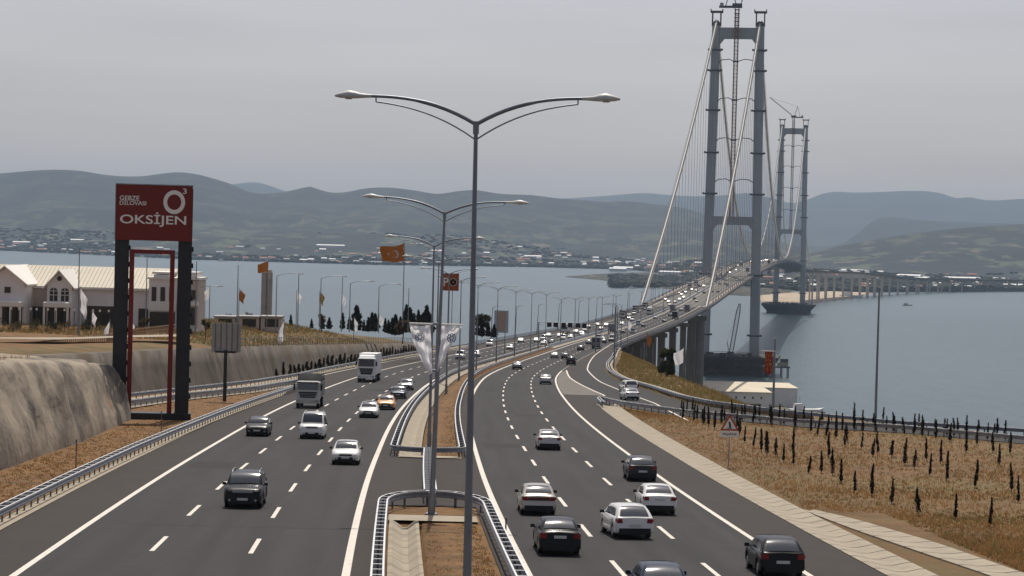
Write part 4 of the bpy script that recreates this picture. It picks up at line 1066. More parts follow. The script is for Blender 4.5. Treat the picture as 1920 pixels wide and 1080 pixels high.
# flags: pole + flag as one thing each, flag a part
def flag_thing(label, base, H, fw, fh, side, cm, droop=0, emblem=False, group='flags on poles', pr=.06, z0=None, phase=0.):
    t = thing('flagpole', label, 'flag', base, 0, group)
    mb = MB(); mb.tube([(0, 0, 0), (0, 0, H)], [pr * 1.2, pr * .8], 8); mb.tube([(0, 0, H), (0, 0, H + .12)], [pr, .01], 8); mb.build('pole', M['lamp'], t)
    zt_ = (z0 if z0 is not None else H - .1)
    def fn(u, v): return (side * (.05 + u * fw * (1 - .72 * droop) * (1 - .35 * droop * v) + .05 * fw * droop * math.sin(v * 6 + phase)), .12 * fw * math.sin(u * 6 + v * 1.3 + phase) * u, zt_ - v * fh * (1 + .25 * droop) * (1 - .15 * u) - droop * u * fh * .75 - .10 * fw * u * (1 - droop) - .06 * fw * math.sin(u * 5 + phase) * (1 - droop))
    o = cloth(fn, 14, 10, None).build('flag', cm, t)
    if emblem:
        em = MB()
        def fp(x, y): p = fn(x, y); return (p[0], p[1] - .03, p[2])
        N = 24
        asp = fh / fw
        cx, cy, r1, r2 = .36, .5, .25, .20
        out = [fp(cx + r1 * math.cos(a) * asp, cy + r1 * math.sin(a)) for a in np.linspace(.5, 2 * math.pi - .5, N)]
        inn = [fp(cx + .05 + r2 * math.cos(a) * asp, cy + r2 * math.sin(a)) for a in np.linspace(.55, 2 * math.pi - .55, N)]
        em.add(out + inn, [(i, i + 1, N + i + 1, N + i) for i in range(N - 1)])
        st = []
        for q in range(10):
            rr_ = .11 if q % 2 == 0 else .045; a = q * math.pi / 5 + math.pi; st.append(fp(.66 + rr_ * math.cos(a) * asp, .5 + rr_ * math.sin(a)))
        em.add(st, [tuple(range(10))]); em.build('crescent_and_star', M['flagwhite'], o)
    return t
FD = 300; fb = PX(755, 600, FD); fb.z = PX(755, 612, FD).z
H = PX(752, 455, FD).z - fb.z
flag_thing('large orange-red flag with white crescent and star streaming left on a tall pole', fb, H, 4.0, 2.1, -1, M['flagred'], .28, True, z0=H - .05)
for (px, py, topy, D, col, dr, lab, sd, sz) in [
    (500, 612, 490, 380, 'flagred', .2, 'small red flag at the top of the pole beside the grey tower', -1, 1.6), (447, 612, 541, 360, 'flagred', .75, 'small red flag hanging on a pole left of the grey tower', 1, 1.5),
    (598, 612, 545, 400, 'gold', .85, 'faded orange flag hanging limp beside the small brown tree', 1, 1.6), (555, 615, 545, 380, 'flagwhite', .8, 'small white flag hanging right of the grey tower', 1, 1.4),
    (640, 612, 550, 400, 'flagwhite', .8, 'small white flag hanging over the cypress row', 1, 1.3), (663, 640, 595, 390, 'flagwhite', .9, 'white flag hanging in front of the left cypresses', 1, 1.6),
    (710, 625, 588, 420, 'flagwhite', .8, 'white flag hanging among the right cypresses', 1, 1.5), (532, 640, 600, 350, 'flagwhite', .95, 'white flag blown sideways on the grassy bank above the wall', -1, 2.2),
    (148, 655, 538, 300, 'flagwhite', .9, 'long white flag hanging in front of the second gabled shop', 1, 2.4), (205, 660, 600, 300, 'flagwhite', .9, 'white flag beside the left leg of the tall sign', -1, 1.8),
    (240, 650, 595, 310, 'flagwhite', .9, 'white flag between the legs of the tall sign', 1, 1.6), (392, 606, 538, 340, 'flagwhite', .7, 'white flag by the shops right of the tall sign', -1, 1.3),
    (1212, 668, 622, 470, 'flagred', .85, 'orange-red flag hanging beside the dry bank', 1, 1.9), (1281, 700, 652, 360, 'flagwhite', .5, 'white flag streaming left above the end of the dry bank', -1, 2.0),
    (171, 640, 582, 310, 'flagwhite', .9, 'small white flag right of the second gabled shop', 1, 1.3), (1176, 655, 600, 560, 'flagwhite', .8, 'small white flag by the right approach railing', 1, 1.7)]:
    b_ = PX(px, py, D); H = PX(px, topy, D).z - b_.z
    flag_thing(lab, b_, H, sz * 1.25, sz, sd, M[col], dr, False, phase=px)
# red and gold banner on its lamp post
bx = P(rampR(247) + 1.6, 247)
o = thing('hanging_banner', 'red and gold pointed banner hanging from a crossbar on a lamp post by the water', 'banner', (bx.x - .65, bx.y - .1, bx.z))
zt = PX(1392, 657, 247).z - bx.z
mb = MB(); mb.tube([(-.85, 0, zt), (.75, 0, zt)], .055, 6); mb.build('crossbar', M['trimwhite'], o)
mb = MB(); yv = -.02
mb.add([(-.42, yv, zt - .08), (.42, yv, zt - .08), (.42, yv, zt - 2.1), (.12, yv, zt - 2.65), (-.42, yv, zt - 2.2), (-.42, yv + .02, zt - .08), (.42, yv + .02, zt - .08), (.42, yv + .02, zt - 2.1), (.12, yv + .02, zt - 2.65), (-.42, yv + .02, zt - 2.2)], [(4, 3, 2, 1, 0), (5, 6, 7, 8, 9), (0, 1, 6, 5), (1, 2, 7, 6), (2, 3, 8, 7), (3, 4, 9, 8), (4, 0, 5, 9)])
pn = mb.build('banner_cloth', mat('banner_red', (.33, .035, .025), .8), o)
mb = MB(); r5 = random.Random(4)
for i in range(46):
    x, z = r5.uniform(-.36, .36), zt - r5.uniform(.15, 2.1); w, h_ = r5.uniform(.04, .16), r5.uniform(.03, .14)
    mb.quad((x - w/2, yv - .012, z), (x + w/2, yv - .012, z), (x + w/2, yv - .012, z - h_), (x - w/2, yv - .012, z - h_))
mb.build('gold_pattern', M['gold'], pn)

# ------------------------------------------------------------------ signs
def text(body, parent, loc, width, m, height=None, name='lettering', ext=.02):
    cu = bpy.data.curves.new(name, 'FONT'); cu.body = body; cu.extrude = ext; cu.size = 1; cu.align_x = 'LEFT'; cu.offset = .012
    o = bpy.data.objects.new(name, cu); S.collection.objects.link(o); bpy.context.view_layer.update()
    d = o.dimensions
    sx = width / d.x; sy = (height / d.y) if height else sx
    bbx = min(v[0] for v in o.bound_box); bby = min(v[1] for v in o.bound_box)
    me = bpy.data.meshes.new_from_object(o); bpy.data.objects.remove(o)
    for v in me.vertices: v.co = ((v.co.x - bbx) * sx, -v.co.z, (v.co.y - bby) * sy)
    me.name = name; me.materials.clear(); me.materials.append(m)
    o = bpy.data.objects.new(name, me); S.collection.objects.link(o); o.parent = parent; o.location = loc
    return o
sb = G(330, 786); SD = sb.y; pxm = SD / FPX
base = Vector(((281 - 960) / FPX * SD, SD, sb.z)); base = PX(281, 786, SD); base.z = sb.z
yaw = R(7)
t = thing('totem_sign', 'tall dark-legged totem sign with a red OKSIJEN panel beside the left verge', 'sign', base, yaw)
zz = lambda py, px=281: PX(px, py, SD).z - base.z
Wd = 6.75
for s in (-1, 1):
    mb = MB(); mb.box((s * (Wd / 2 - .62), 0, zz(345) / 2 - .2), (1.2, 1.0, zz(345) - .25)); o = mb.build('leg', M['signdark'], t)
    mb = MB()
    for q in range(10): mb.box((s * (Wd / 2 - .62) + .66, -.1, 2 + q * 1.45), (.2, .3, .42), 0, 0, .7)
    mb.build('floodlight', M['black'], o)
z1, z0 = zz(347), zz(451)
mb = MB(); mb.box((-.02, -.12, (z0 + z1) / 2), (Wd - .1, 1.15, z1 - z0)); pn = mb.build('sign_panel', M['signred'], t)
mb = MB(); yy = -.72
mb.box((-.02, -.15, z1 + .03), (Wd + .05, 1.3, .09)); mb.box((-Wd / 2 + .0, -.15, (z0 + z1) / 2), (.07, 1.3, z1 - z0 - .02)); mb.build('panel_edging', M['galv'], pn)
text('OKSİJEN', pn, (-2.95, yy, zz(425)), 5.75, M['letter'], zz(398) - zz(425))
text('GEBZE', pn, (-3.02, yy, zz(377)), 1.7, M['letter'], .42); text('DİLOVASI', pn, (-3.02, yy, zz(385.5)), 2.3, M['letter'], .48)
mb = MB(); N = 40; cx, cz = 1.72, zz(378)
for q in range(N):
    a0, a1 = q * 2 * math.pi / N, (q + 1) * 2 * math.pi / N
    pt_ = lambda a, rr_, kk: (cx + rr_ * .93 * math.cos(a), yy - kk, cz + rr_ * 1.03 * math.sin(a))
    mb.quad(pt_(a0, 1.02, 0), pt_(a1, 1.02, 0), pt_(a1, .66, 0), pt_(a0, .66, 0))
mb.build('ring_letter', M['letter'], pn)
text('3', pn, (2.45, yy - .01, zz(362)), .34, M['letter'], .48)
fr = MB(); fw0, fw1 = -1.85, 1.68
ft = zz(472)
for x in (fw0, fw1): fr.box((x, -.5, ft / 2), (.40, .5, ft))
fr.box(((fw0 + fw1) / 2, -.5, ft + .0), (fw1 - fw0 + .4, .51, .36)); fr.build('inner_frame', M['signred'], t)
mb = MB(); mb.box((0, 0, .15), (Wd + .4, 2.0, .75)); mb.build('plinth', M['signdark'], t)

# billboard seen from behind
bb_ = G(421, 753); D = bb_.y
t = thing('billboard', 'grey billboard seen from behind on a single dark post beside the slip road', 'billboard', bb_, R(-4))
z0, z1 = PX(421, 660, D).z - bb_.z, PX(421, 606, D).z - bb_.z
mb = MB(); mb.tube([(0, 0, 0), (0, 0, z0 + .2)], [.2, .18], 10); mb.box((0, 0, z0), (2.2, .25, .2)); mb.build('post', M['signdark'], t)
mb = MB(); mb.box((.02, .1, (z0 + z1) / 2), (3.15, .12, z1 - z0)); pn = mb.build('panel', M['billboard'], t)
mb = MB()
for x in (-1.15, -.55, 0.05, .65, 1.25): mb.box((x, .0, (z0 + z1) / 2), (.07, .08, z1 - z0 + .1))
mb.build('stiffener', M['galv_dark'], pn)
# filling station sign
D = 330; b_ = PX(842, 612, D)
t = thing('station_sign', 'square red-brown filling station sign reading PO on a thin post', 'sign', b_)
z0, z1 = PX(842, 545, D).z - b_.z, PX(842, 512.5, D).z - b_.z; w = 32.5 * D / FPX
mb = MB(); mb.tube([(-.1, 0, 0), (-.1, 0, z0 + .2)], .07, 8); mb.tube([(.35, 0, 0), (.35, 0, z0 + .2)], .05, 8); mb.build('post', M['lamp'], t)
mb = MB(); mb.box((0, 0, (z0 + z1) / 2), (w, .3, z1 - z0)); pn = mb.build('sign_panel', mat('station_red', (.30, .075, .02), .5), t)
text('P', pn, (-w * .38, -.16, z0 + (z1 - z0) * .25), w * .28, M['letter'], (z1 - z0) * .5)
mb = MB(); N = 24; cx, cz, r_ = w * .17, (z0 + z1) / 2, w * .24
for q in range(N - 1):
    a0, a1 = 2.6 + q * 2 * math.pi / N, .5 + (q + 1) * 2 * math.pi / N
    f = lambda a, r: (cx + r * math.cos(a), -.165, cz + r * math.sin(a)); mb.quad(f(a0, r_), f(a1, r_), f(a1, r_ * .55), f(a0, r_ * .55))
mb.build('ring_letter', M['letter'], pn)
# white and orange board
D = 560; b_ = PX(939, 640, D); b_.z = min(b_.z, zr(D))
t = thing('advert_board', 'tall pale board with an orange middle on the left edge of the motorway', 'billboard', b_, R(-8))
z0, z1 = PX(939, 624, D).z - b_.z, PX(939, 582, D).z - b_.z
mb = MB(); mb.tube([(-1, 0, 0), (-1, 0, z0 + .3)], .1, 6); mb.tube([(1, 0, 0), (1, 0, z0 + .3)], .1, 6); mb.build('post', M['lamp'], t)
mb = MB(); mb.box((0, 0, (z0 + z1) / 2), (3.5, .25, z1 - z0)); pn = mb.build('panel', mat('board_pale', (.42, .45, .50), .6), t)
mb = MB(); mb.quad((-1.1, -.14, z0 + .4), (1.1, -.14, z0 + .4), (1.1, -.14, z1 - .3), (-1.1, -.14, z1 - .3)); mb.build('poster', mat('poster_orange', (.5, .33, .24), .7, col2=(.36, .3, .28), scale=.5), pn)
# gantry
D = 606; b_ = P(-.4, D)
t = thing('sign_gantry', 'thin sign gantry with six small black panels over the right carriageway', 'gantry', b_)
hg = PX(1005, 604, D).z - b_.z
wR = PX(1118, 604, D).x - b_.x
for nm, x in (('post', 0), ('post', wR)):
    mb = MB(); mb.tube([(x, 0, 0), (x, 0, hg)], .15, 8); mb.build(nm, M['lamp'], t)
mb = MB(); mb.tube([(0, 0, hg), (wR, 0, hg)], .1, 6); mb.tube([(0, 0, hg - .6), (wR, 0, hg - .6)], .07, 6); mb.build('beam', M['lamp'], t)
for px in (1030, 1042, 1057, 1069, 1084, 1096):
    x = PX(px, 606, D).x - b_.x; mb = MB(); mb.box((x, -.2, hg - .55), (1.22, .25, 1.25)); o = mb.build('display_panel', M['black'], t)
# triangular warning sign with wind sock
wD = 155; b_ = P(20.9, 155, 0); b_.x = PX(1366, 870, wD).x
t = thing('warning_sign', 'red-edged triangular warning sign above a small white plate in the dry field', 'sign', b_)
zc = PX(1366, 797, wD).z - b_.z
mb = MB(); mb.tube([(0, .04, 0), (0, .04, zc + .4)], .035, 8); mb.build('post', M['lamp'], t)
def tri(s, y, z): return [(-s * .5, y, z - s * .29), (s * .5, y, z - s * .29), (0, y, z + s * .577)]
mb = MB(); a, b2 = tri(1.3, -.01, zc), tri(1.3, .02, zc); mb.add(a + b2, [(0, 1, 2), (5, 4, 3), (0, 3, 4, 1), (1, 4, 5, 2), (2, 5, 3, 0)]); pn = mb.build('border', M['triangle'], t)
mb = MB(); mb.add(tri(.92, -.016, zc), [(0, 1, 2)]); pl = mb.build('face', M['signwhite'], t)
mb = MB(); y_ = -.022
mb.add([(-.02, y_, zc - .2), (.08, y_, zc - .22), (.10, y_, zc - .05), (.04, y_, zc + .2), (-.09, y_, zc + .24), (-.05, y_, zc + .02)], [(0, 1, 2, 3, 4, 5)])
mb.add([(-.17, y_, zc - .24), (.2, y_, zc - .24), (.2, y_, zc - .20), (-.17, y_, zc - .20)], [(0, 1, 2, 3)]); mb.build('pictogram', M['black'], pl)
mb = MB(); mb.box((0, 0, zc - .62), (1.3, .03, .42)); pn = mb.build('plate', M['signwhite'], t)
mb = MB(); r5 = random.Random(2)
for i in range(9): mb.box((-.42 + i * .105, -.018, zc - .62 + r5.uniform(-.02, .02)), (.07, .004, .12))
mb.build('small_lettering', M['galv_dark'], pn)
# delineator posts
for i, (px, py) in enumerate([(142, 884), (302, 818), (948, 1004)]):
    g_ = G(px, py); mb = MB(); mb.tube([(0, 0, 0), (0, 0, 1.9 if i < 2 else .75)], .035, 6); mb.box((0, 0, 1.8 if i < 2 else .7), (.09, .05, .2))
    o = mb.build('marker_post', M['galv_dark']); o.location = g_
    tag(o, ['thin marker post on the brown verge before the shotcrete slope', 'thin marker post at the verge below the tall sign', 'short marker post on the edge line right of the nearest lamp'][i], 'marker post')
# ------------------------------------------------------------------ vehicles
CARS = {   # length, width, height, belt, hood z at nose, cowl y, cowl z, tail z, roof front y, roof rear y, rear glass base y, roof half width
 'sedan': dict(L=4.6, W=1.78, H=1.46, belt=.93, nose=.70, cy=1.05, cz=.98, tail=1.03, rf=.25, rr=-1.0, rb=-1.72, wr=.31, wb=2.65),
 'hatch': dict(L=4.25, W=1.79, H=1.48, belt=.96, nose=.74, cy=1.12, cz=1.0, tail=1.02, rf=.3, rr=-1.30, rb=-1.98, wr=.31, wb=2.6),
 'suv': dict(L=4.75, W=1.90, H=1.71, belt=1.06, nose=.92, cy=1.10, cz=1.12, tail=1.12, rf=.22, rr=-1.75, rb=-2.22, wr=.37, wb=2.78),
 'van': dict(L=4.9, W=1.92, H=1.97, belt=1.12, nose=.98, cy=1.62, cz=1.16, tail=1.1, rf=.95, rr=-2.28, rb=-2.40, wr=.34, wb=3.0),
}
def smooth(t): t = max(0, min(1, t)); return t * t * (3 - 2 * t)
def body_shell(c, arches=True, dn=1.0):
    L, W, wr = c['L'], c['W'] / 2, c['wr']; hL = L / 2
    wf, wrr = c['wb'] / 2 + .05, -c['wb'] / 2 + .05
    ys = sorted(set([round(v, 3) for v in list(np.arange(-hL, hL + .01, .18 / dn)) + ([wf + q for q in np.linspace(-.42, .42, 11)] + [wrr + q for q in np.linspace(-.42, .42, 11)] if arches else []) + [hL, hL - .04, hL - .1, -hL + .04, -hL + .1, c['cy'], c['rb']]]))
    rings = []
    def top(y):
        if y > c['cy']: s = (y - c['cy']) / (hL - c['cy']); return c['cz'] + (c['nose'] - c['cz']) * s ** 1.9
        if y > c['rb']: return c['cz'] + (c['tail'] - c['cz']) * (c['cy'] - y) / (c['cy'] - c['rb'])
        return c['tail'] - .03 * (c['rb'] - y)
    for y in ys:
        ef = max(0, (y - (hL - .55)) / .55); er = max(0, ((-hL + .40) - y) / .40)
        w = W * (1 - .13 * ef ** 2.4 - .09 * er ** 2.6)
        tz = top(y)
        edge = smooth((max(ef, er) - .82) / .18)
        sill = .24 + .05 * max(ef, er) + .10 * edge
        az = sill
        for cy_ in (wf, wrr):
            dd = abs(y - cy_); ra = wr + .075
            if arches and dd < ra: az = max(az, wr + math.sqrt(max(0, ra * ra - dd * dd)))
        bz = min(c['belt'], tz - .05) - .02 * edge
        tz2 = tz - .07 * edge
        tilt = lambda z: (-.10 * smooth(ef) * max(0, z - .5) * 1.4 if ef > 0 else 0) + (.13 * smooth(er) * max(0, z - .55) * 1.5 if er > 0 else 0)
        mid = (az + bz) / 2 if az < bz - .2 else az + .02
        half = [(0, sill if az == sill else sill), (w * .72, sill), (w * .72, max(sill, az)), (w - .035, az), (w, min(az + .06, bz - .04)), (w + .012, max(mid, az + .07) if az + .08 < bz else bz - .03), (w - .015, bz), (w - .10, (bz + tz2) / 2 + .02), (w * .62, tz2 + .005), (0, tz2 + .022)]
        ring = [(x, y + tilt(z), z) for x, z in half] + [(-x, y + tilt(z), z) for x, z in reversed(half[1:-1])]
        rings.append(ring)
    return rings, top
def gh_points(c):
    W = c['W'] / 2; H = c['H']; rw = W - .22 if c['H'] < 1.7 else W - .17
    base = W - .055
    z0 = c['cz'] - .03; zr0 = c['tail'] - .03
    return dict(bf=(base - .06, c['cy'] + .02, z0), rf=(rw - .04, c['rf'], H - .03), rr=(rw - .05, c['rr'], H - .045), br=(base - .07, c['rb'] - .01, zr0), H=H, rw=rw, base=base)
def car_meshes(kind):
    c = CARS[kind]; g = gh_points(c); L, W = c['L'], c['W'] / 2; hL = L / 2
    out = {}
    mb = MB(); rings, top = body_shell(c); mb.rings(rings, 0, True)
    # greenhouse as rings running along the car
    ys = list(np.linspace(g['bf'][1], g['rf'][1], 5)) + list(np.linspace(g['rf'][1], g['rr'][1], 6))[1:] + list(np.linspace(g['rr'][1], g['br'][1], 4))[1:]
    rg = []
    for y in ys:
        if y >= g['rf'][1]: s = (g['bf'][1] - y) / (g['bf'][1] - g['rf'][1]); tz = g['bf'][2] + (g['rf'][2] - g['bf'][2]) * math.sin(s * math.pi / 2) ** .95; tw = g['bf'][0] + (g['rf'][0] - g['bf'][0]) * s
        elif y >= g['rr'][1]: s = (g['rf'][1] - y) / (g['rf'][1] - g['rr'][1]); tz = g['H'] - .03 + .03 * math.sin(s * math.pi) - .015 * s; tw = g['rf'][0] + (g['rr'][0] - g['rf'][0]) * s
        else: s = (g['rr'][1] - y) / (g['rr'][1] - g['br'][1]); tz = g['rr'][2] + (g['br'][2] - g['rr'][2]) * (1 - math.cos(s * math.pi / 2)) ** .9; tw = g['rr'][0] + (g['br'][0] - g['rr'][0]) * s
        bz = c['belt'] - .06; tz = max(tz, bz + .02)
        f = (tz - bz) / (c['H'] - bz); bw = g['base'] - .0; tw2 = g['base'] + (g['rw'] - g['base']) * min(1, f)
        rg.append([(bw, y, bz), (tw2 + .02, y, bz + (tz - bz) * .82), (tw2 - .05, y, tz - .012), (tw2 * .5, y, tz + .015), (0, y, tz + .022), (-tw2 * .5, y, tz + .015), (-tw2 + .05, y, tz - .012), (-tw2 - .02, y, bz + (tz - bz) * .82), (-bw, y, bz)])
    mb.rings(rg, 0, True, True, False)
    out['body'] = (mb, ['PAINT'])
    def onrg(y):      # interpolate greenhouse ring
        for i in range(len(ys) - 1):
            if ys[i] >= y >= ys[i + 1]:
                f = (ys[i] - y) / (ys[i] - ys[i + 1]); return [Vector(a).lerp(Vector(b), f) for a, b in zip(rg[i], rg[i + 1])]
        return [Vector(a) for a in rg[-1]]
    def glass_end(y0, y1, w0, w1, dn):
        mb = MB(); rows = []
        for j in range(6):
            y = y0 + (y1 - y0) * j / 5; r = onrg(y); ztop = r[4].z; hw = w0 + (w1 - w0) * j / 5
            rows.append([Vector((hw * u, y, ztop + .012 - .035 * u * u)) + Vector((0, dn * .012, .006)) for u in np.linspace(-1, 1, 9)])
        mb.rings(rows, 0, True, False, False); return mb
    y0, y1 = g['bf'][1] - .05, g['rf'][1] + .02
    out['windscreen'] = (glass_end(y0, y1, g['bf'][0] - .10, g['rf'][0] - .04, 1), ['glass'])
    # rear window: rebuilt from the slope of the tail
    mb = MB(); rows = []
    for j in range(5):
        y = g['rr'][1] - .05 + (g['br'][1] + (.10 if kind == 'sedan' else .03) - g['rr'][1] + .05) * j / 4
        r = onrg(y); zt = r[4].z; hw = (g['rr'][0] - .10) + (g['br'][0] - g['rr'][0]) * j / 4
        rows.append([Vector((hw * u, y - .012, zt + .014 - .03 * u * u)) for u in np.linspace(-1, 1, 9)])
    mb.rings(rows, 0, True, False, False); out['rear_window'] = (mb, ['glass'])
    for s in (-1, 1):
        mb = MB()
        ya, yb = g['bf'][1] - .30, (g['br'][1] + .42 if kind != 'van' else g['br'][1] + .1)
        mids = [ya + (yb - ya) * q for q in (0, .12, .46, .50, .86, 1)]
        bz = c['belt'] + .0
        def sp(y, f):
            r = onrg(y); a, b = (r[0], r[1]) if s > 0 else (r[8], r[7])
            v = a.lerp(b, f); return v + Vector((s * .012, 0, 0))
        def lo(y): r = onrg(y); return max(.0, (bz - r[0].z) / max(.05, (r[1].z - r[0].z)))
        mb.add([sp(mids[0], lo(mids[0])), sp(mids[2], lo(mids[2])), sp(mids[2], .95), sp(max(mids[1], g['rf'][1]) if mids[1] > g['rf'][1] else mids[1], .93)], [(0, 1, 2, 3)])
        mb.add([sp(mids[3], lo(mids[3])), sp(mids[5], lo(mids[5]) + .1), sp(mids[4], .93), sp(mids[3], .95)], [(0, 1, 2, 3)])
        out['side_window' + ('' if s < 0 else '#2')] = (mb, ['glass'])
    wf, wb2 = c['wb'] / 2 + .05, -c['wb'] / 2 + .05
    i = 0
    for y in (wf, wb2):
        for s in (-1, 1):
            mb = MB(); mb.tube([(s * (W - .23), y, c['wr']), (s * (W - .03), y, c['wr'])], c['wr'], 20)
            out['wheel#%d' % i] = (mb, ['tyre'])
            mb = MB(); mb.tube([(s * (W - .05), y, c['wr']), (s * (W - .018), y, c['wr'])], [c['wr'] * .66, c['wr'] * .6], 12)
            out['wheel#%d>rim' % i] = (mb, ['rim']); i += 1
        mb = None
    # dark arch liners
    mb = MB(); mb.box((0, wf, .42), (c['W'] * .70, .9, .36)); mb.box((0, wb2, .42), (c['W'] * .70, .9, .36)); mb.box((0, 0, .24), (c['W'] * .8, L * .86, .12)); out['underside'] = (mb, ['blackplastic'])
    zt = c['tail']; nz_ = c['nose']
    def rear_y(z): return -hL + .13 * max(0, z - .55) * 1.5
    def front_y(z): return hL - .10 * max(0, z - .5) * 1.4
    for s in (-1, 1):
        mb = MB(); xx = W * (.70 if kind in ('sedan', 'hatch') else .80)
        if kind in ('suv', 'van'):
            zz = zt - .12; mb.box((s * (W * .86), rear_y(zz) + .02, zz), (.17, .12, .50 if kind == 'suv' else .6))
        else:
            zz = zt - .19; xo = W * .915; mb.box((s * (xo - .13), rear_y(zz) - .002, zz - .01), (.27, .06, .19), 0, 0, .8); mb.box((s * (W * .935), rear_y(zz) + .16, zz + .02), (.07, .30, .14), 0, 0, .8)
        out['tail_light' + ('' if s < 0 else '#2')] = (mb, ['red'])
        mb = MB(); zz = nz_ - (.06 if kind in ('sedan', 'hatch') else .13); xx = W * .66; hh = .09 if kind in ('sedan', 'hatch') else .11
        mb.add([(s*(xx-.17), front_y(zz)+.005, zz-hh*.8), (s*(xx+.17), front_y(zz)-.10, zz-hh*.6), (s*(xx+.20), front_y(zz)-.26, zz+hh*1.1), (s*(xx-.13), front_y(zz)-.05, zz+hh*.6)], [(0, 3, 2, 1)] if s > 0 else [(1, 2, 3, 0)])
        out['headlight' + ('' if s < 0 else '#2')] = (mb, ['head'])
        mb = MB(); mz = c['belt'] + .06; mb.box((s * (W + .10), g['bf'][1] - .38, mz), (.20, .10, .14), 0, 0, .85); mb.box((s * (W + .0), g['bf'][1] - .36, mz - .04), (.14, .05, .04)); out['mirror' + ('' if s < 0 else '#2')] = (mb, ['PAINT' if kind in ('suv',) else 'blackplastic'])
        mb = MB(); zz = .42; mb.tube([(s * W * .68, front_y(zz) - .03, zz), (s * W * .68, front_y(zz) + .012, zz)], .065, 10); out['fog_light' + ('' if s < 0 else '#2')] = (mb, ['head'])
    mb = MB(); zg = nz_ - .10; mb.box((0, front_y(zg) - .01, zg), (W * .92, .05, .12)); out['grille'] = (mb, ['blackplastic']); mb = MB(); mb.box((0, front_y(.40) + .0, .42), (W * 1.1, .05, .17)); out['air_intake'] = (mb, ['blackplastic'])
    mb = MB(); mb.box((0, rear_y(.36) + .012, .36), (W * 1.62, .06, .27)); out['lower_bumper'] = (mb, ['blackplastic']); mb = MB(); mb.box((0, front_y(.3) - .04, .29), (W * 1.5, .08, .12)); out['lower_bumper#2'] = (mb, ['blackplastic'])
    mb = MB(); zp = zt - .24 if kind in ('sedan',) else .62; mb.box((0, rear_y(zp) - .018, zp), (.52, .02, .12)); out['number_plate'] = (mb, ['plate'])
    mb = MB(); mb.box((0, front_y(.44) + .03, .47), (.52, .02, .12)); out['number_plate#2'] = (mb, ['plate'])
    if kind in ('suv', 'van'):
        for s in (-1, 1):
            mb = MB(); xr = g['rw'] - .10; mb.tube([(s*xr, c['rf'] - .1, c['H'] - .03), (s*xr, c['rf'] - .25, c['H'] + .06), (s*xr, c['rr'] + .25, c['H'] + .06), (s*xr, c['rr'] + .1, c['H'] - .03)], .022, 6)
            out['roof_rail' + ('' if s < 0 else '#2')] = (mb, ['rim'])
    return out
_cm = {}
def make_car(kind, paintm, label, cat='car', group=None):
    t = thing('parked', label, cat, (0, 0, 0), 0, group); t.name = {'van': 'minivan', 'suv': 'sport_utility_car', 'hatch': 'hatchback_car', 'sedan': 'saloon_car'}[kind]
    if kind not in _cm:
        _cm[kind] = {k2: (mb.mesh(k2.split('>')[-1].split('#')[0], [M['blackplastic'] if m == 'PAINT' else M[m] for m in ms]), ms) for k2, (mb, ms) in car_meshes(kind).items()}
    made = {}
    for k2, (me, ms) in _cm[kind].items():
        par = t
        if '>' in k2: par = made[k2.split('>')[0]]
        o = bpy.data.objects.new(k2.split('>')[-1].split('#')[0], me); S.collection.objects.link(o); o.parent = par; made[k2] = o
        if 'PAINT' in ms: o.material_slots[0].link = 'OBJECT'; o.material_slots[0].material = paintm
    return t
def place(t, px, py, away, L, dz=0.0, swing=0.0):
    g_ = G(px, py); D = g_.y; o_ = offs(g_); D2 = D + L / 2
    p = P(o_, D2, .01 + dz); a = heading(D2) + swing
    t.location = p; t.rotation_euler = (math.atan((zr(D2 + 2) - zr(D2 - 2)) / 4) * (1 if away else -1), 0, -a if away else math.pi - a)
    return t
CG = 'vehicles driving on the motorway'
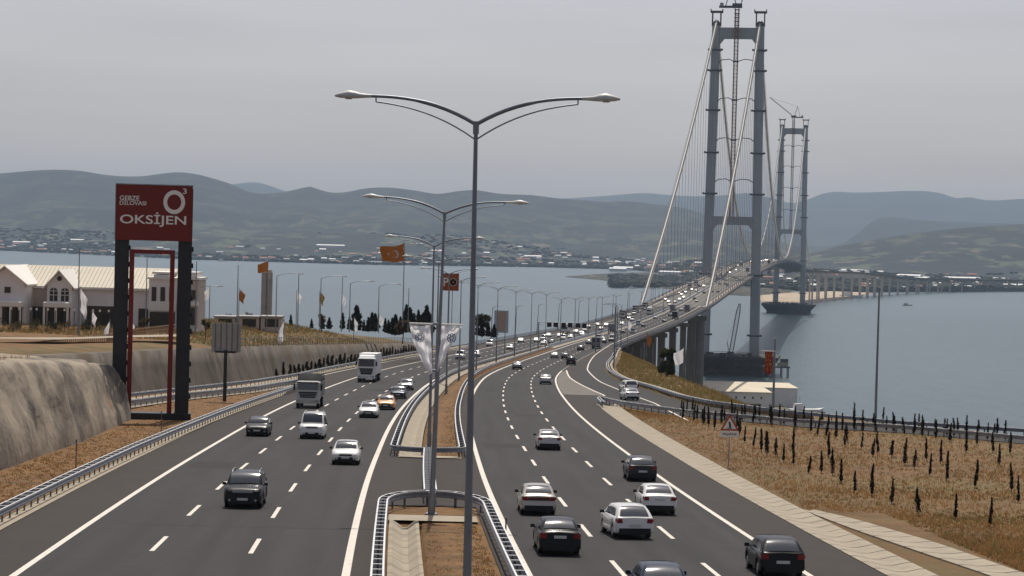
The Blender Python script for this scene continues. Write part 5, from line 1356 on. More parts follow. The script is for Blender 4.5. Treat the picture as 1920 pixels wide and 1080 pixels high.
near = [
 ('sedan', PB, 1050, 1045, 1, 'black saloon with glowing tail lights, nearest the median in the right carriageway'),
 ('sedan', PBG, 1010, 968, 1, 'old silver-beige saloon with full-width rear lamps just ahead of the black saloon'),
 ('hatch', PW, 1182, 1013, 1, 'white hatchback with a dark rear window in the middle lane of the right carriageway'),
 ('sedan', PW, 1237, 967, 1, 'white saloon with its plate on the boot, right behind the white hatchback'),
 ('hatch', PG, 1205, 904, 1, 'dark grey hatchback running over the right edge line'),
 ('sedan', PS, 1030, 845, 1, 'silver saloon alone ahead in the right carriageway with sun on its rear window'),
 ('sedan', PN, 1248, 1149, 1, 'dark blue saloon cut off by the bottom edge of the picture'),
 ('hatch', PB, 1468, 1087, 1, 'black hatchback at the bottom right corner of the road'),
 ('sedan', PS, 1023, 721, 1, 'silver saloon in the bend ahead of the lone silver one'),
 ('sedan', PGR, 969, 693, 1, 'grey saloon close to the median in the far bend'),
 ('sedan', PS, 1039, 672, 1, 'small silver car in the middle lane beyond the bend'),
 ('suv', PB, 1070, 685, 1, 'black off-road car beside the tip of the pale gore'),
 ('hatch', PG, 1059, 674, 1, 'dark small car just ahead of the black off-road car'),
 ('hatch', PG, 1088, 658, 1, 'dark hatchback left behind the grey bus'),
 ('hatch', PGR, 1103, 646, 1, 'grey hatchback ahead of the grey bus'),
 ('sedan', PB, 1131, 644, 1, 'black car right ahead of the grey bus'),
 ('sedan', PW, 1182, 751, 1, 'white saloon on the ramp'),
 ('suv', PW, 1180, 738, 1, 'white off-road car just ahead of the white saloon on the ramp'),
 ('suv', PB, 454, 955, 0, 'black off-road car with roof rails and lit fog lamps coming towards the camera'),
 ('sedan', PG, 481, 819, 0, 'dark grey saloon near the left edge line coming towards the camera'),
 ('van', PW, 584, 824, 0, 'white passenger minivan coming in the middle of the left carriageway'),
 ('hatch', PW, 647, 873, 0, 'white hatchback coming on the lane beside the median, nearest of the white cars'),
 ('sedan', PW, 690, 784, 0, 'white saloon coming just in front of the yellow taxi'),
 ('sedan', PT, 723, 769, 0, 'yellow-orange taxi coming behind the white saloon'),
 ('sedan', PN, 746, 748, 0, 'dark blue saloon coming behind the yellow taxi'),
 ('sedan', PGR, 761, 732, 0, 'grey saloon coming behind the dark blue one'),
 ('van', PW, 861, 674, 0, 'white van coming between the lamp posts beyond the banners'),
 ('hatch', PW, 891, 669, 0, 'white hatchback coming right of the nearest lamp post'),
 ('van', PW, 917, 650, 0, 'white van coming below the pale advert board'),
 ('hatch', PW, 955, 656, 0, 'white car with a dark bonnet coming right of the pale advert board'),
 ('hatch', PW, 1019, 647, 0, 'white hatchback coming beside the gantry post'),
 ('van', PW, 1018, 639, 0, 'white van directly behind the white hatchback at the gantry post'),
 ('hatch', PB, 1033, 645, 0, 'black hatchback coming just right of the gantry post'),
 ('van', PW, 1055, 638, 0, 'white van coming under the middle of the gantry'),
 ('hatch', PW, 1069, 635, 0, 'white hatchback right behind the white van under the gantry'),
 ('sedan', PW, 1091, 630, 0, 'white saloon coming left of the gantry end'),
 ('van', PW, 1095, 622, 0, 'white van coming behind the white saloon left of the gantry end'),
]
used_px = []
for kind, pm, px, py, away, lab in near:
    t = make_car(kind, pm, lab, 'van' if kind == 'van' else 'car', CG)
    place(t, px, py, away, CARS[kind]['L'])
    if px in (1182, 1180) and py > 730: t.rotation_euler[2] = -R(-8)
    used_px.append((t.location.x, t.location.y))
    if 'full-width' in lab:
        mb = MB(); mb.box((0, -CARS[kind]['L'] / 2 + .02, .83), (1.1, .06, .17)); mb.build('rear_lamp_panel', mat('lamp_panel_dark_red', (.10, .03, .025), .35), t)
    if 'roof rails' in lab:
        mb = MB(); mb.box((0, CARS[kind]['L'] / 2 - .02, .86), (1.0, .05, .14)); mb.build('chrome_bar', M['rim'], t)
    if 'taxi' in lab:
        mb = MB(); mb.box((0, -.1, 1.52), (.5, .16, .13)); mb.build('roof_sign', M['white'], t); t['category'] = 'taxi'

def wheels(t, W, ys, r=.5, w=.3, dual=()):
    for y in ys:
        for s in (-1, 1):
            mb = MB(); mb.tube([(s * (W / 2 - w), y, r), (s * W / 2, y, r)], r, 18); o = mb.build('wheel', M['tyre'], t)
            mb = MB(); mb.tube([(s * (W / 2 - .02), y, r), (s * (W / 2 + .015), y, r)], [r * .55, r * .45], 12); mb.build('rim', M['rim'], o)
def bevbox(mb, x0, x1, y0, y1, z0, z1, mi=0, b=.06, fr=0, tb=0):
    "box with rounded vertical and top edges; fr leans the front top back"
    rg = []
    for z, i in ((z0, 0), (z1 - b - tb, 0), (z1 - b * .3, b * .7 + tb * .5), (z1, b * 1.6 + tb)):
        fy = fr * max(0, (z - z0) / (z1 - z0)); r = []
        X0, X1, Y0, Y1 = x0 + i, x1 - i, y0 + i, y1 - i - fy
        for (cx, cy, a0) in ((X1 - b, Y1 - b, 0), (X0 + b, Y1 - b, 90), (X0 + b, Y0 + b, 180), (X1 - b, Y0 + b, 270)):
            for a in (0, 45, 90): r.append((cx + b * math.cos(R(a0 + a)), cy + b * math.sin(R(a0 + a)), z))
        rg.append(r)
    mb.rings(rg, mi, False)
def truck_cab(t, W, y0, y1, z0, z1, paintm, defl=True, gr='blackplastic'):
    mb = MB(); bevbox(mb, -W/2, W/2, y0, y1, z0, z1, 0, .14, .16); mb.build('cab', paintm, t)
    H = z1 - z0; fy = lambda z: y1 - .16 * (z - z0) / H
    mb = MB(); za, zb = z0 + H * .50, z0 + H * .86
    mb.add([(-W*.44, fy(za) + .012, za), (W*.44, fy(za) + .012, za), (W*.42, fy(zb) + .012, zb), (-W*.42, fy(zb) + .012, zb)], [(0, 1, 2, 3)][::1]); mb.f[-1] = (0, 3, 2, 1); ws = mb.build('windscreen', M['glass'], t)
    mb = MB(); mb.box((0, fy(zb) + .10, zb + .10), (W * .9, .24, .10)); mb.build('sun_visor', M['blackplastic'], t)
    mb = MB()
    mb.add([(-W*.30, y1 + .01, z0 + .1), (W*.30, y1 + .01, z0 + .1), (W*.40, fy(z0 + H*.4) + .01, z0 + H * .40), (-W*.40, fy(z0 + H*.4) + .01, z0 + H * .40)], [(0, 3, 2, 1)]); g_ = mb.build('grille', M[gr], t)
    mb = MB()
    for q in range(3): mb.box((0, fy(z0 + H*(.14 + q*.08)) + .02, z0 + H * (.14 + q * .08)), (W * (.60 + q * .05), .03, .04))
    mb.build('grille_bar', M['rim'], g_)
    mb = MB(); bevbox(mb, -W/2, W/2, y1 - .35, y1 + .08, z0 - .45, z0 + .04, 0, .08); mb.build('bumper', M['white'] if paintm is PW else paintm, t)
    for s in (-1, 1):
        mb = MB(); mb.box((s * W * .38, y1 + .09, z0 - .18), (.34, .04, .2)); mb.build('headlight', M['head'], t)
        mb = MB(); mb.box((s * (W/2 + .17), y1 - .05, z0 + H * .66), (.2, .14, .62)); mb.tube([(s * W/2, y1 - .1, z0 + H * .82), (s * (W/2 + .17), y1 - .05, z0 + H * .82)], .02, 5); mb.build('mirror', M['blackplastic'], t)
        mb = MB(); mb.quad((s*(W/2+.01), y1 - .35, z0 + H*.5), (s*(W/2+.01), y1 - 1.15, z0 + H*.5), (s*(W/2+.01), y1 - 1.15, z0 + H*.84), (s*(W/2+.01), y1 - .5, z0 + H*.84)); mb.build('side_window', M['glass'], t)
    mb = MB(); mb.box((0, y1 + .09, z0 - .3), (.52, .02, .12)); mb.build('number_plate', M['plate'], t)
# white articulated lorry
t = thing('box_lorry', 'white articulated lorry with a tall white box trailer coming along the left carriageway', 'lorry', (0, 0, 0), 0, CG)
truck_cab(t, 2.5, 3.9, 6.0, 1.0, 3.45, PW)
mb = MB(); bevbox(mb, -1.1, 1.1, 4.0, 5.4, 3.4, 3.85, 0, .12, .5); mb.build('wind_deflector', PW, t)
mb = MB(); bevbox(mb, -1.27, 1.27, -7, 3.55, 1.15, 4.02, 0, .04); bx_ = mb.build('box_body', M['white'], t)
mb = MB(); mb.box((0, -2, 1.0), (1.0, 12, .3)); mb.box((-.9, 3.2, .8), (.5, 1.4, .6)); mb.box((.9, 3.2, .8), (.5, 1.4, .6)); mb.build('chassis', M['blackplastic'], t)
wheels(t, 2.45, (5.0, 1.8, -3.6, -4.9, -6.2)); place(t, 686, 717, 0, 12.2)
# open lorry with a grey cover behind its cab
t = thing('open_lorry', 'grey-white lorry with a dark hooped load bed coming behind the minivan', 'lorry', (0, 0, 0), 0, CG)
truck_cab(t, 2.4, 1.6, 3.6, .95, 2.75, paint('lorry_grey', (.48, .47, .44)))
mb = MB(); mb.box((0, -1.3, 1.9), (2.45, 5.4, 1.5)); mb.box((0, 1.35, 2.3), (2.45, .1, 2.3)); mb.build('load_bed', mat('bed_grey', (.22, .22, .21), .8, var=.2, scale=1), t)
mb = MB()
for y in (1.3, .1, -1.1, -2.3, -3.8): mb.tube([(-1.15, y, 2.6), (-1.15, y, 3.3), (1.15, y, 3.3), (1.15, y, 2.6)], .05, 5)
for x in (-1.15, 0, 1.15): mb.tube([(x, 1.3, 3.3), (x, -3.8, 3.3)], .05, 5)
mb.box((0, .6, 3.33), (2.3, 1.5, .05)); mb.build('hoop_frame', M['blackplastic'], t)
mb = MB(); mb.box((0, -.5, .85), (1.0, 7, .3)); mb.build('chassis', M['blackplastic'], t)
wheels(t, 2.35, (2.7, -2.3)); place(t, 576, 766, 0, 7.6)
# grey bus from behind
t = thing('bus', 'grey bus seen from behind in the right carriageway below the railing posts', 'bus', (0, 0, 0), 0, CG)
mb = MB(); bevbox(mb, -1.25, 1.25, -5.5, 5.5, .4, 3.3, 0, .12); mb.build('body', PGR, t)
mb = MB(); mb.quad((-1.0, -5.515, 1.9), (-1.0, -5.515, 2.9), (1.0, -5.515, 2.9), (1.0, -5.515, 1.9)); mb.build('rear_window', M['glass'], t)
for s in (-1, 1):
    mb = MB(); mb.quad((s*1.262, -5, 1.7), (s*1.262, 5, 1.7), (s*1.262, 5, 2.7), (s*1.262, -5, 2.7)); mb.build('side_window', M['glass'], t)
    mb = MB(); mb.box((s * 1.08, -5.52, 1.1), (.2, .06, .5)); mb.build('tail_light', M['red'], t)
mb = MB(); mb.box((0, -5.52, .6), (2.3, .08, .3)); mb.build('bumper', M['blackplastic'], t)
wheels(t, 2.45, (3.2, -2.8)); place(t, 1117, 654, 1, 11)

# distant traffic: one simple mesh per vehicle
def far_mesh(kind, pm, nm):
    c = CARS[kind]; mb = MB(); rings, _ = body_shell(c, False, .4); mb.rings(rings, 0, True)
    W = c['W'] / 2; z0, z1 = c['belt'], c['H']
    b_ = [(-W + .08, c['rb'], z0), (W - .08, c['rb'], z0), (W - .08, c['cy'], z0), (-W + .08, c['cy'], z0)]
    tt = [(-W + .26, c['rr'], z1 - .04), (W - .26, c['rr'], z1 - .04), (W - .26, c['rf'], z1 - .04), (-W + .26, c['rf'], z1 - .04)]
    mb.rings([b_, tt], 1, False, False); mb.add([(x, y, z + .0) for x, y, z in tt], [(0, 1, 2, 3)], 0); mb.box((0, (c['rr'] + c['rf']) / 2, z1), (c['W'] - .5, c['rf'] - c['rr'], .05), 0)
    for y in (-c['wb'] / 2, c['wb'] / 2):
        for s in (-1, 1): mb.tube([(s * (W - .2), y, c['wr']), (s * (W - .0), y, c['wr'])], c['wr'], 8, 2)
    mb.box((0, -c['L'] / 2 - .01, .36), (c['W'] * .85, .06, .25), 2); mb.box((0, c['L'] / 2 - .01, .40), (c['W'] * .8, .06, .25), 2)
    return mb.mesh(nm, [pm, M['glass'], M['tyre']])
def far_truck(pm, nm, H=3.6):
    mb = MB(); mb.box((0, -1.2, (H + 1.1) / 2), (2.5, 7.5, H - 1.1), 0); mb.box((0, 3.7, 1.8), (2.4, 1.9, 2.0), 1); mb.box((0, 4.67, 2.1), (2.1, .05, .8), 2); mb.box((0, -.5, .8), (1.1, 8.6, .4), 3)
    for y in (3.6, -2.8, -4): 
        for s in (-1, 1): mb.tube([(s * .95, y, .5), (s * 1.22, y, .5)], .5, 8, 3)
    return mb.mesh(nm, [pm, PW, M['glass'], M['tyre']])
FM = []
for cn, pm, wt in (('white', PW, 8), ('silver', PS, 4), ('black', PB, 3), ('dark grey', PG, 3), ('red', PR, 1), ('blue', PN, 1)):
    FM.append((cn, 'car', far_mesh('sedan', pm, 'far_saloon'), wt, 2.3)); FM.append((cn, 'car', far_mesh('hatch', pm, 'far_hatchback'), wt, 2.1))
FM.append(('white', 'van', far_mesh('van', PW, 'far_van'), 5, 2.5)); FM.append(('grey', 'lorry', far_truck(PGR, 'far_lorry'), 2, 5)); FM.append(('black', 'lorry', far_truck(PG, 'far_lorry'), 2, 5)); FM.append(('white', 'lorry', far_truck(M['white'], 'far_lorry'), 1, 5))
rr = random.Random(11)
seg = [('just before the bridge begins', 690, 1240), ('on the bridge side span before the near tower', 1240, 1780), ('on the main span beyond the near tower', 1780, 3100)]
def far_vehicle(f, o_, D, away, spec=None):
    ob = bpy.data.objects.new({'car': 'distant_car', 'van': 'distant_van', 'lorry': 'distant_lorry'}[f[1]], f[2]); S.collection.objects.link(ob)
    ob.location = P(o_, D, .03); a = heading(D); pit = math.atan((zr(D + 3) - zr(D - 3)) / 6)
    ob.rotation_euler = (pit if away else -pit, 0, -a if away else math.pi - a)
    sg = [s_ for s_ in seg if s_[1] <= D < s_[2] + 1][0][0]
    tag(ob, spec or 'tiny %s %s %s %s' % (f[0], f[1], 'driving away' if away else 'coming closer', sg), f[1], 'distant %s %s %s %s' % (f[0], {'lorry': 'lorries'}.get(f[1], f[1] + 's'), 'driving away' if away else 'coming closer', sg))
spec = [(1129, 594, 13, 0, 'white-topped dark lorry coming where the water side railing bends'), (1181, 586, 14, 0, 'dark lorry at the foot of the left bridge cable'), (1209, 580, 13, 0, 'dark lorry just right of the foot of the left bridge cable'), (1272, 598, 14, 1, 'black lorry driving away left of the foot of the right bridge cable'), (1189, 590, 12, 0, 'white van coming between the two dark lorries')]
taken = []
fl = {'dl': [f for f in FM if f[1] == 'lorry' and f[0] == 'black'][0], 'v': [f for f in FM if f[1] == 'van'][0]}
for px, py, q, aw, lab in spec:
    g_ = G(px, py); far_vehicle(fl['v'] if 'van' in lab else fl['dl'], max(-12.6, min(12.6, offs(g_))), g_.y, aw, lab); taken.append((offs(g_), g_.y))
for side in (-1, 1):
    for lane in range(3):
        D = 700 + rr.uniform(0, 60)
        while D < 3050:
            o_ = side * (R0(D) + (LN(D) if side > 0 else LL(D)) * (lane + .5)) + rr.uniform(-.3, .3)
            ok = all(abs(o_ - a) > 2.6 or abs(D - b_) > 14 for a, b_ in taken) and all((P(o_, D).x - x) ** 2 + (D - y) ** 2 > 120 for x, y in used_px)
            if ok:
                f = rr.choices(FM, [q[3] for q in FM])[0]
                far_vehicle(f, o_, D, side > 0)
            D += (rr.uniform(26, 115) if side < 0 else rr.uniform(45, 170)) * (1 if D < 1500 else 2.0)

# ------------------------------------------------------------------ the shops on the left plateau
SDp = 335
def W3(px, py, D=SDp): return PX(px, py, D)
def wall_box(mb, x0, x1, y0, y1, z0, z1, mi=0): mb.box(((x0 + x1) / 2, (y0 + y1) / 2, (z0 + z1) / 2), (x1 - x0, y1 - y0, z1 - z0), mi)
zg = 88.2
def X(px, D=SDp): return PX(px, 560, D).x
def Z(py, px=100, D=SDp): return PX(px, py, D).z
Dm = SDp + 5
c = (X(180), Dm, zg); t = thing('shop_hall', 'long low shop hall with a cream sheet metal roof behind the gabled fronts', 'building', c)
mb = MB(); x0, x1 = X(-90) - c[0], X(330) - c[0]; ze = Z(541, 180) - zg; zri = Z(507, 180) - zg + .3
wall_box(mb, x0, x1, 0, 16, -1.5, ze); mb.build('wall', M['stucco'], t)
mb = MB(); mb.add([(x0 - .3, -.5, ze - .05), (x1 + .3, -.5, ze - .05), (x1 + .3, 8, zri), (x0 - .3, 8, zri), (x0 - .3, 16.5, ze - .05), (x1 + .3, 16.5, ze - .05)], [(0, 1, 2, 3), (3, 2, 5, 4), (0, 3, 4), (1, 5, 2)])
x = x0
while x < x1:
    mb.add([(x, -.5, ze - .02), (x + .07, -.5, ze - .02), (x + .07, 8, zri + .03), (x, 8, zri + .03), (x, -.5, ze + .06), (x + .07, -.5, ze + .06), (x + .07, 8, zri + .11), (x, 8, zri + .11)], [(4, 5, 6, 7), (0, 1, 5, 4), (0, 4, 7, 3), (1, 2, 6, 5)]); x += .6
rf_ = mb.build('roof', M['roofmetal'], t)
mb = MB(); wall_box(mb, x0 - .35, x1 + .35, -.62, -.5, ze - .28, ze + .05); mb.build('gutter', M['trimwhite'], rf_)
mb = MB(); wall_box(mb, X(152) - c[0], X(204) - c[0], -.12, 0, 0, 3.2); mb.build('shop_window', M['window'], t)
mb = MB(); wall_box(mb, X(250) - c[0], X(270) - c[0], -.12, 0, 0, 3.0); wall_box(mb, X(46) - c[0], X(84) - c[0], -.12, 0, .3, 2.9); mb.build('shop_window', M['window'], t)
mb = MB(); wall_box(mb, X(46) - c[0], X(88) - c[0], -.25, .0, 3.2, ze - .3); mb.build('fascia', M['stucco_tan'], t)
def gabled(label, pxl, pxr, pypk, pyev, D, depth, round_win, arches_, porch):
    cx = (X(pxl, D) + X(pxr, D)) / 2; w = (X(pxr, D) - X(pxl, D)) / 2
    c = (cx, D, zg); t = thing('gabled_shop', label, 'building', c, 0, 'gabled shop fronts')
    zp, ze = Z(pypk, (pxl + pxr) / 2, D) - zg, Z(pyev, (pxl + pxr) / 2, D) - zg
    mb = MB()
    v = [(-w, 0, -1.5), (w, 0, -1.5), (w, 0, ze), (0, 0, zp - .25), (-w, 0, ze)]
    v2 = [(x, depth, z) for x, y, z in v]
    mb.add(v + v2, [(0, 1, 2, 3, 4), (9, 8, 7, 6, 5), (1, 6, 7, 2), (0, 4, 9, 5)]); mb.build('wall', M['stucco'], t)
    mb = MB(); sl_ = (zp - ze) / w
    for s in (-1, 1):
        a = (s * (w + .55), -.7, ze - .55 * sl_ + .1); b_ = (0, -.7, zp + .1); c2 = (0, depth, zp + .1); d = (s * (w + .55), depth, ze - .55 * sl_ + .1)
        lowr = [(x, y, z - .22) for x, y, z in (a, b_, c2, d)]
        mb.add([a, b_, c2, d] + lowr, [(0, 1, 2, 3), (7, 6, 5, 4), (0, 4, 5, 1), (2, 6, 7, 3), (3, 7, 4, 0)] if s < 0 else [(3, 2, 1, 0), (4, 5, 6, 7), (1, 5, 4, 0), (3, 7, 6, 2), (0, 4, 7, 3)])
    mb.build('roof', M['trimwhite'], t)
    if round_win:
        zc = ze + (zp - ze) * .42; mb = MB(); mb.tube([(0, -.10, zc), (0, .02, zc)], .55, 18); f_ = mb.build('window', M['trimwhite'], t); mb = MB(); mb.tube([(0, -.14, zc), (0, -.08, zc)], .38, 18); mb.build('pane', M['window'], f_)
    else:
        zc = ze - 1.2; mb = MB(); wall_box(mb, -.2, 1.0, -.1, .02, zc - .6, zc + .6); f_ = mb.build('window', M['trimwhite'], t); mb = MB(); wall_box(mb, -.05, .85, -.14, -.08, zc - .45, zc + .45); mb.build('pane', M['window'], f_)
    if arches_:
        for x in (-w * .46, w * .46):
            mb = MB(); hw = w * .32; zb, zt_ = 3.9, ze - 1.0
            pts_ = [(x - hw, -.03, zb), (x + hw, -.03, zb), (x + hw, -.03, zt_)] + [(x + hw * math.cos(a), -.03, zt_ + hw * .8 * math.sin(a)) for a in np.linspace(.2, math.pi - .2, 7)] + [(x - hw, -.03, zt_)]
            mb.add(pts_, [tuple(range(len(pts_)))]); f_ = mb.build('window', M['window'], t)
            mb = MB(); mb.box((x, -.06, (zb + zt_) / 2 + .3), (.08, .05, zt_ - zb + .6)); mb.box((x, -.06, zb + .9), (2 * hw, .05, .08)); mb.box((x, -.06, zt_), (2 * hw, .05, .08)); mb.build('frame', M['trimwhite'], f_)
    # porch: canopy on columns, dark shop front beneath
    zc = 3.1
    mb = MB(); bevbox(mb, -w * 1.02, w * 1.02, -2.6, -.02, zc, zc + .75, 0, .12); mb.build('canopy', M['trimwhite'], t)
    for x in np.linspace(-w * .95, w * .95, porch):
        mb = MB(); mb.box((x, -2.3, zc / 2 - .2), (.28, .28, zc + .4)); mb.box((x, -2.3, .1), (.5, .5, .5)); mb.build('column', M['trimwhite'], t)
    mb = MB(); wall_box(mb, -w * .9, w * .9, -.12, .0, 0, zc - .2); mb.build('shop_front', M['window'], t)
    return t
gabled('gabled shop front at the left edge with one square window', -28, 46, 499, 528, SDp - 1, 15, False, False, 5)
gabled('gabled shop front with a round window above two arched windows', 88, 134, 507, 533, SDp + 1, 10, True, True, 3)
c = (X(305, SDp + 4), SDp + 4, zg); t = thing('corner_shop', 'pale shop building with stepped white cornices seen between the legs of the tall sign', 'building', c)
mb = MB(); w = X(335) - X(282); wall_box(mb, -w / 2, w / 2, 0, 9, -1.5, Z(525, 300) - zg); wall_box(mb, -w / 2 + .6, w / 2 - 1.2, .4, 8, 6.5, Z(516, 300) - zg); mb.build('wall', M['stucco'], t)
mb = MB(); zt = Z(525, 300) - zg; wall_box(mb, -w / 2 - .2, w / 2 + .2, -.25, 9.2, zt, zt + .3); wall_box(mb, -w / 2 + .4, w / 2 - 1, .2, 8.2, zt + .8, zt + 1.1); wall_box(mb, -w / 2, w / 2, -.3, -.02, 2.8, 3.9); mb.build('cornice', M['trimwhite'], t)
for x in (-1.3, 0, 1.3):
    mb = MB(); wall_box(mb, x - .35, x + .35, -.06, .02, 4.2, 6.3); mb.build('window', M['window'], t)
mb = MB(); wall_box(mb, -w / 2 + .2, w / 2 - .2, -.1, 0, 0, 2.6); mb.build('shop_front', M['window'], t)
c = (X(361, SDp + 3), SDp + 3, zg); t = thing('balcony_house', 'narrow pale building with a balcony just right of the tall sign', 'building', c)
mb = MB(); wall_box(mb, -1.2, .85, 0, 8, -1, Z(527, 361) - zg); mb.build('wall', M['stucco_tan'], t)
mb = MB(); zt = Z(526, 361) - zg; wall_box(mb, -1.5, 1.1, -.3, 8.2, zt, zt + .35); wall_box(mb, -1.0, .6, .2, 6, zt + .9, zt + 1.15); wall_box(mb, -1.0, .55, .3, 6, zt + .35, zt + .9); mb.build('cornice', M['trimwhite'], t)
mb = MB(); wall_box(mb, -.6, .5, -.06, .02, 4.6, 6.0); wall_box(mb, -.8, .6, -.06, .02, .8, 3.4); mb.build('window', M['window'], t)
mb = MB(); wall_box(mb, -1.3, .95, -1.1, -.02, 3.7, 4.3); wall_box(mb, -1.3, -1.1, -1.1, -.9, .2, 3.7); wall_box(mb, -1.3, .95, -1.2, 0, -.2, .2); mb.build('balcony', M['trimwhite'], t)
# low kiosks with dark openings right of the shops
for i, (px0, px1, lab) in enumerate([(402, 441, 'low pale kiosk with a dark opening left of the grey tower'), (447, 486, 'low pale kiosk with a dark opening under the grey tower'), (489, 528, 'low pale kiosk right below the grey tower')]):
    D = 390; x0, x1 = PX(px0, 600, D).x, PX(px1, 600, D).x; zb = PX(px0, 618, D).z; zt = PX(px0, 592, D).z
    t = thing('kiosk', lab, 'kiosk', ((x0 + x1) / 2, D, zb), 0, 'low kiosks on the plateau')
    w = (x1 - x0) / 2; mb = MB(); wall_box(mb, -w, w, 0, 4, -2, zt - zb - .3); mb.build('wall', M['stucco_tan'], t)
    mb = MB(); wall_box(mb, -w - .2, w + .1, -.5, 4.3, zt - zb - .25, zt - zb); mb.build('roof', M['billboard'], t)
    mb = MB(); wall_box(mb, -w * .6, w * .7, -.06, .02, .5, zt - zb - .5); mb.build('opening', M['window'], t)
D = 420; b_ = PX(499, 600, D); zt = PX(499, 503, D).z - b_.z
t = thing('water_tower', 'slim grey ribbed tower with a lighter top behind the kiosks', 'tower', b_)
mb = MB()
for x in (-.55, .55): mb.box((x, 0, zt * .46 - 1), (.85, 1.1, zt * .92 + 2))
mb.box((0, .1, zt * .46 - 1), (.4, .8, zt * .92 + 2)); mb.build('shaft', M['billboard'], t)
mb = MB(); mb.box((0, 0, zt * .94), (1.7, 1.3, zt * .06)); mb.box((-.3, 0, zt * .99), (.7, .8, zt * .06)); mb.box((.45, -.56, zt * .86), (.35, .05, zt * .12)); mb.build('head', M['stucco_tan'], t)
# car park lamps on the plateau
def lot_lamp(px, top, D, lab, arm, H=None):
    b_ = PX(px, 612, D); H = PX(px, top, D).z - b_.z
    t = thing('street_lamp', lab, 'street lamp', b_, 0, 'thin lamps behind the grassy bank')
    mb = MB(); mb.tube([(0, 0, -1), (0, 0, H)], [.10, .06], 6); mb.build('pole', M['lamp'], t)
    if arm:
        mb = MB(); mb.tube([(0, 0, H), (arm * .33, 0, H + .35), (arm * .7, 0, H + .5), (arm, 0, H + .45)], .045, 5); mb.build('arm', M['lamp'], t)
        mb = MB(); mb.box((arm * 1.12, 0, H + .42), (abs(arm) * .3, .25, .14), 0, 0, .7); mb.build('luminaire', M['lumin'], t)
for a in [(146, 463, 300, 'tall bare lamp pole in front of the second gabled shop', 0), (273, 484, 330, 'thin pole between the legs of the tall sign', 0), (366, 490, 330, 'thin pole against the water right of the tall sign', 0), (444, 497, 360, 'thin pole left of the grey tower', 0), (517, 517, 380, 'thin lamp with a long arm right of the grey tower', 3.6), (600, 522, 390, 'thin lamp with a long arm beyond the bank crest', 3.6), (655, 531, 400, 'thin lamp with a long arm above the left cypresses', 3.4), (709, 537, 410, 'thin lamp with a long arm above the middle cypresses', 3.2), (367, 541, 340, 'low lamp with a long arm at the right end of the shops', 3.2), (558, 514, 380, 'plain thin pole right of the grey tower', 0), (640, 520, 420, 'plain thin pole above the bank crest', 0), (765, 540, 430, 'plain thin pole behind the right cypresses', 0)]: lot_lamp(a[0], a[1], a[2], a[3], a[4])

# ------------------------------------------------------------------ trees
def foliage(n, fn, size, mats, rnd, aspect=1.6, name='crown'):
    mb = MB()
    for i in range(n):
        p, s = fn(rnd); s *= size
        a, b_ = rnd.uniform(0, 6.28), rnd.uniform(-1.2, 1.2)
        u = Vector((math.cos(a), math.sin(a), rnd.uniform(-.4, .4))) * s; v = Vector((-math.sin(a) * math.sin(b_), math.cos(a) * math.sin(b_), math.cos(b_))) * s * aspect
        mb.add([p - u * .5, p + u * .5, p + v], [(0, 1, 2)], rnd.choice(range(len(mats))))
    return mb
M['cyp2'] = mat('cypress_needles_light', (.035, .046, .026), .95)
M['leaf2'] = mat('leaf_green_light', (.06, .075, .035), .9); M['ycyp2'] = mat('young_cypress_brown', (.075, .045, .03), .95)
M['ycyp3'] = mat('young_cypress_dark', (.018, .020, .016), .95)
cyp = []
for v in range(4):
    rnd = random.Random(20 + v); H = 6.0; t = thing('cypress_tree', 'x', 'tree', (0, 0, 0), 0, 'dark cypresses on the crest of the grassy bank')
    mb = MB(); mb.tube([(0, 0, 0), (0, 0, H * .7)], [.13, .04], 6); mb.build('trunk', M['bark'], t)
    wd = .85 + .2 * v
    def fn(r):
        z = r.random() ** 1.15; rad = wd * (1 - z) ** .75 * (.55 + .45 * math.sin(min(1, z * 5) * 1.57)) * (r.random() ** .45) * (1 + .25 * math.sin(z * 19 + v)); a = r.uniform(0, 6.28)
        return Vector((rad * math.cos(a), rad * math.sin(a), .3 + z * (H - .5))), r.uniform(.7, 1.2)
    foliage(1500, fn, .26, [0, 0, 1], rnd, 2.0).build('crown', [M['cypress'], M['cypress'], M['cyp2']], t); cyp.append([t, False])
def put(tab, i, loc, s, rz, lab, ry=0):
    pr = tab[i]
    if not pr[1]: o = pr[0]; pr[1] = True
    else: o = dup(pr[0], loc, rz)
    o.location = loc; o.rotation_euler = (0, ry, rz); o.scale = s if isinstance(s, tuple) else (s, s, s)
    o['label'] = lab; return o
cl = [(545, 606, 590), (584, 610, 598), (604, 612, 594), (617, 612, 595), (642, 612, 587), (655, 613, 594), (668, 616, 573), (664, 616, 592), (682, 616, 600), (690, 617, 595), (697, 616, 586), (703, 617, 588), (722, 618, 597), (728, 620, 600), (741, 624, 590), (750, 622, 594), (761, 618, 572), (768, 616, 577), (775, 620, 588), (784, 618, 582), (799, 618, 573), (790, 620, 590), (735, 622, 596), (807, 620, 592), (895, 624, 602), (915, 626, 606), (903, 626, 600), (926, 628, 608)]
ordn = ['first', 'second', 'third', 'fourth', 'fifth', 'sixth', 'seventh', 'eighth', 'ninth', 'tenth', 'eleventh', 'twelfth', 'thirteenth', 'fourteenth', 'fifteenth', 'sixteenth', 'seventeenth', 'eighteenth', 'nineteenth', 'twentieth', 'twenty-first', 'twenty-second', 'twenty-third', 'twenty-fourth', 'twenty-fifth', 'twenty-sixth', 'twenty-seventh', 'twenty-eighth']
cl.sort()
for i, (px, pb, pt) in enumerate(cl):
    D = 455 + (i * 37 % 30); b_ = PX(px, pb + 6, D); H = PX(px, pt, D).z - b_.z
    s = H / 6; put(cyp, i % 4, b_, (s * 1.35, s * 1.35, s), i * 1.3, '%s dark cypress from the left along the crest behind the bank' % ordn[i])
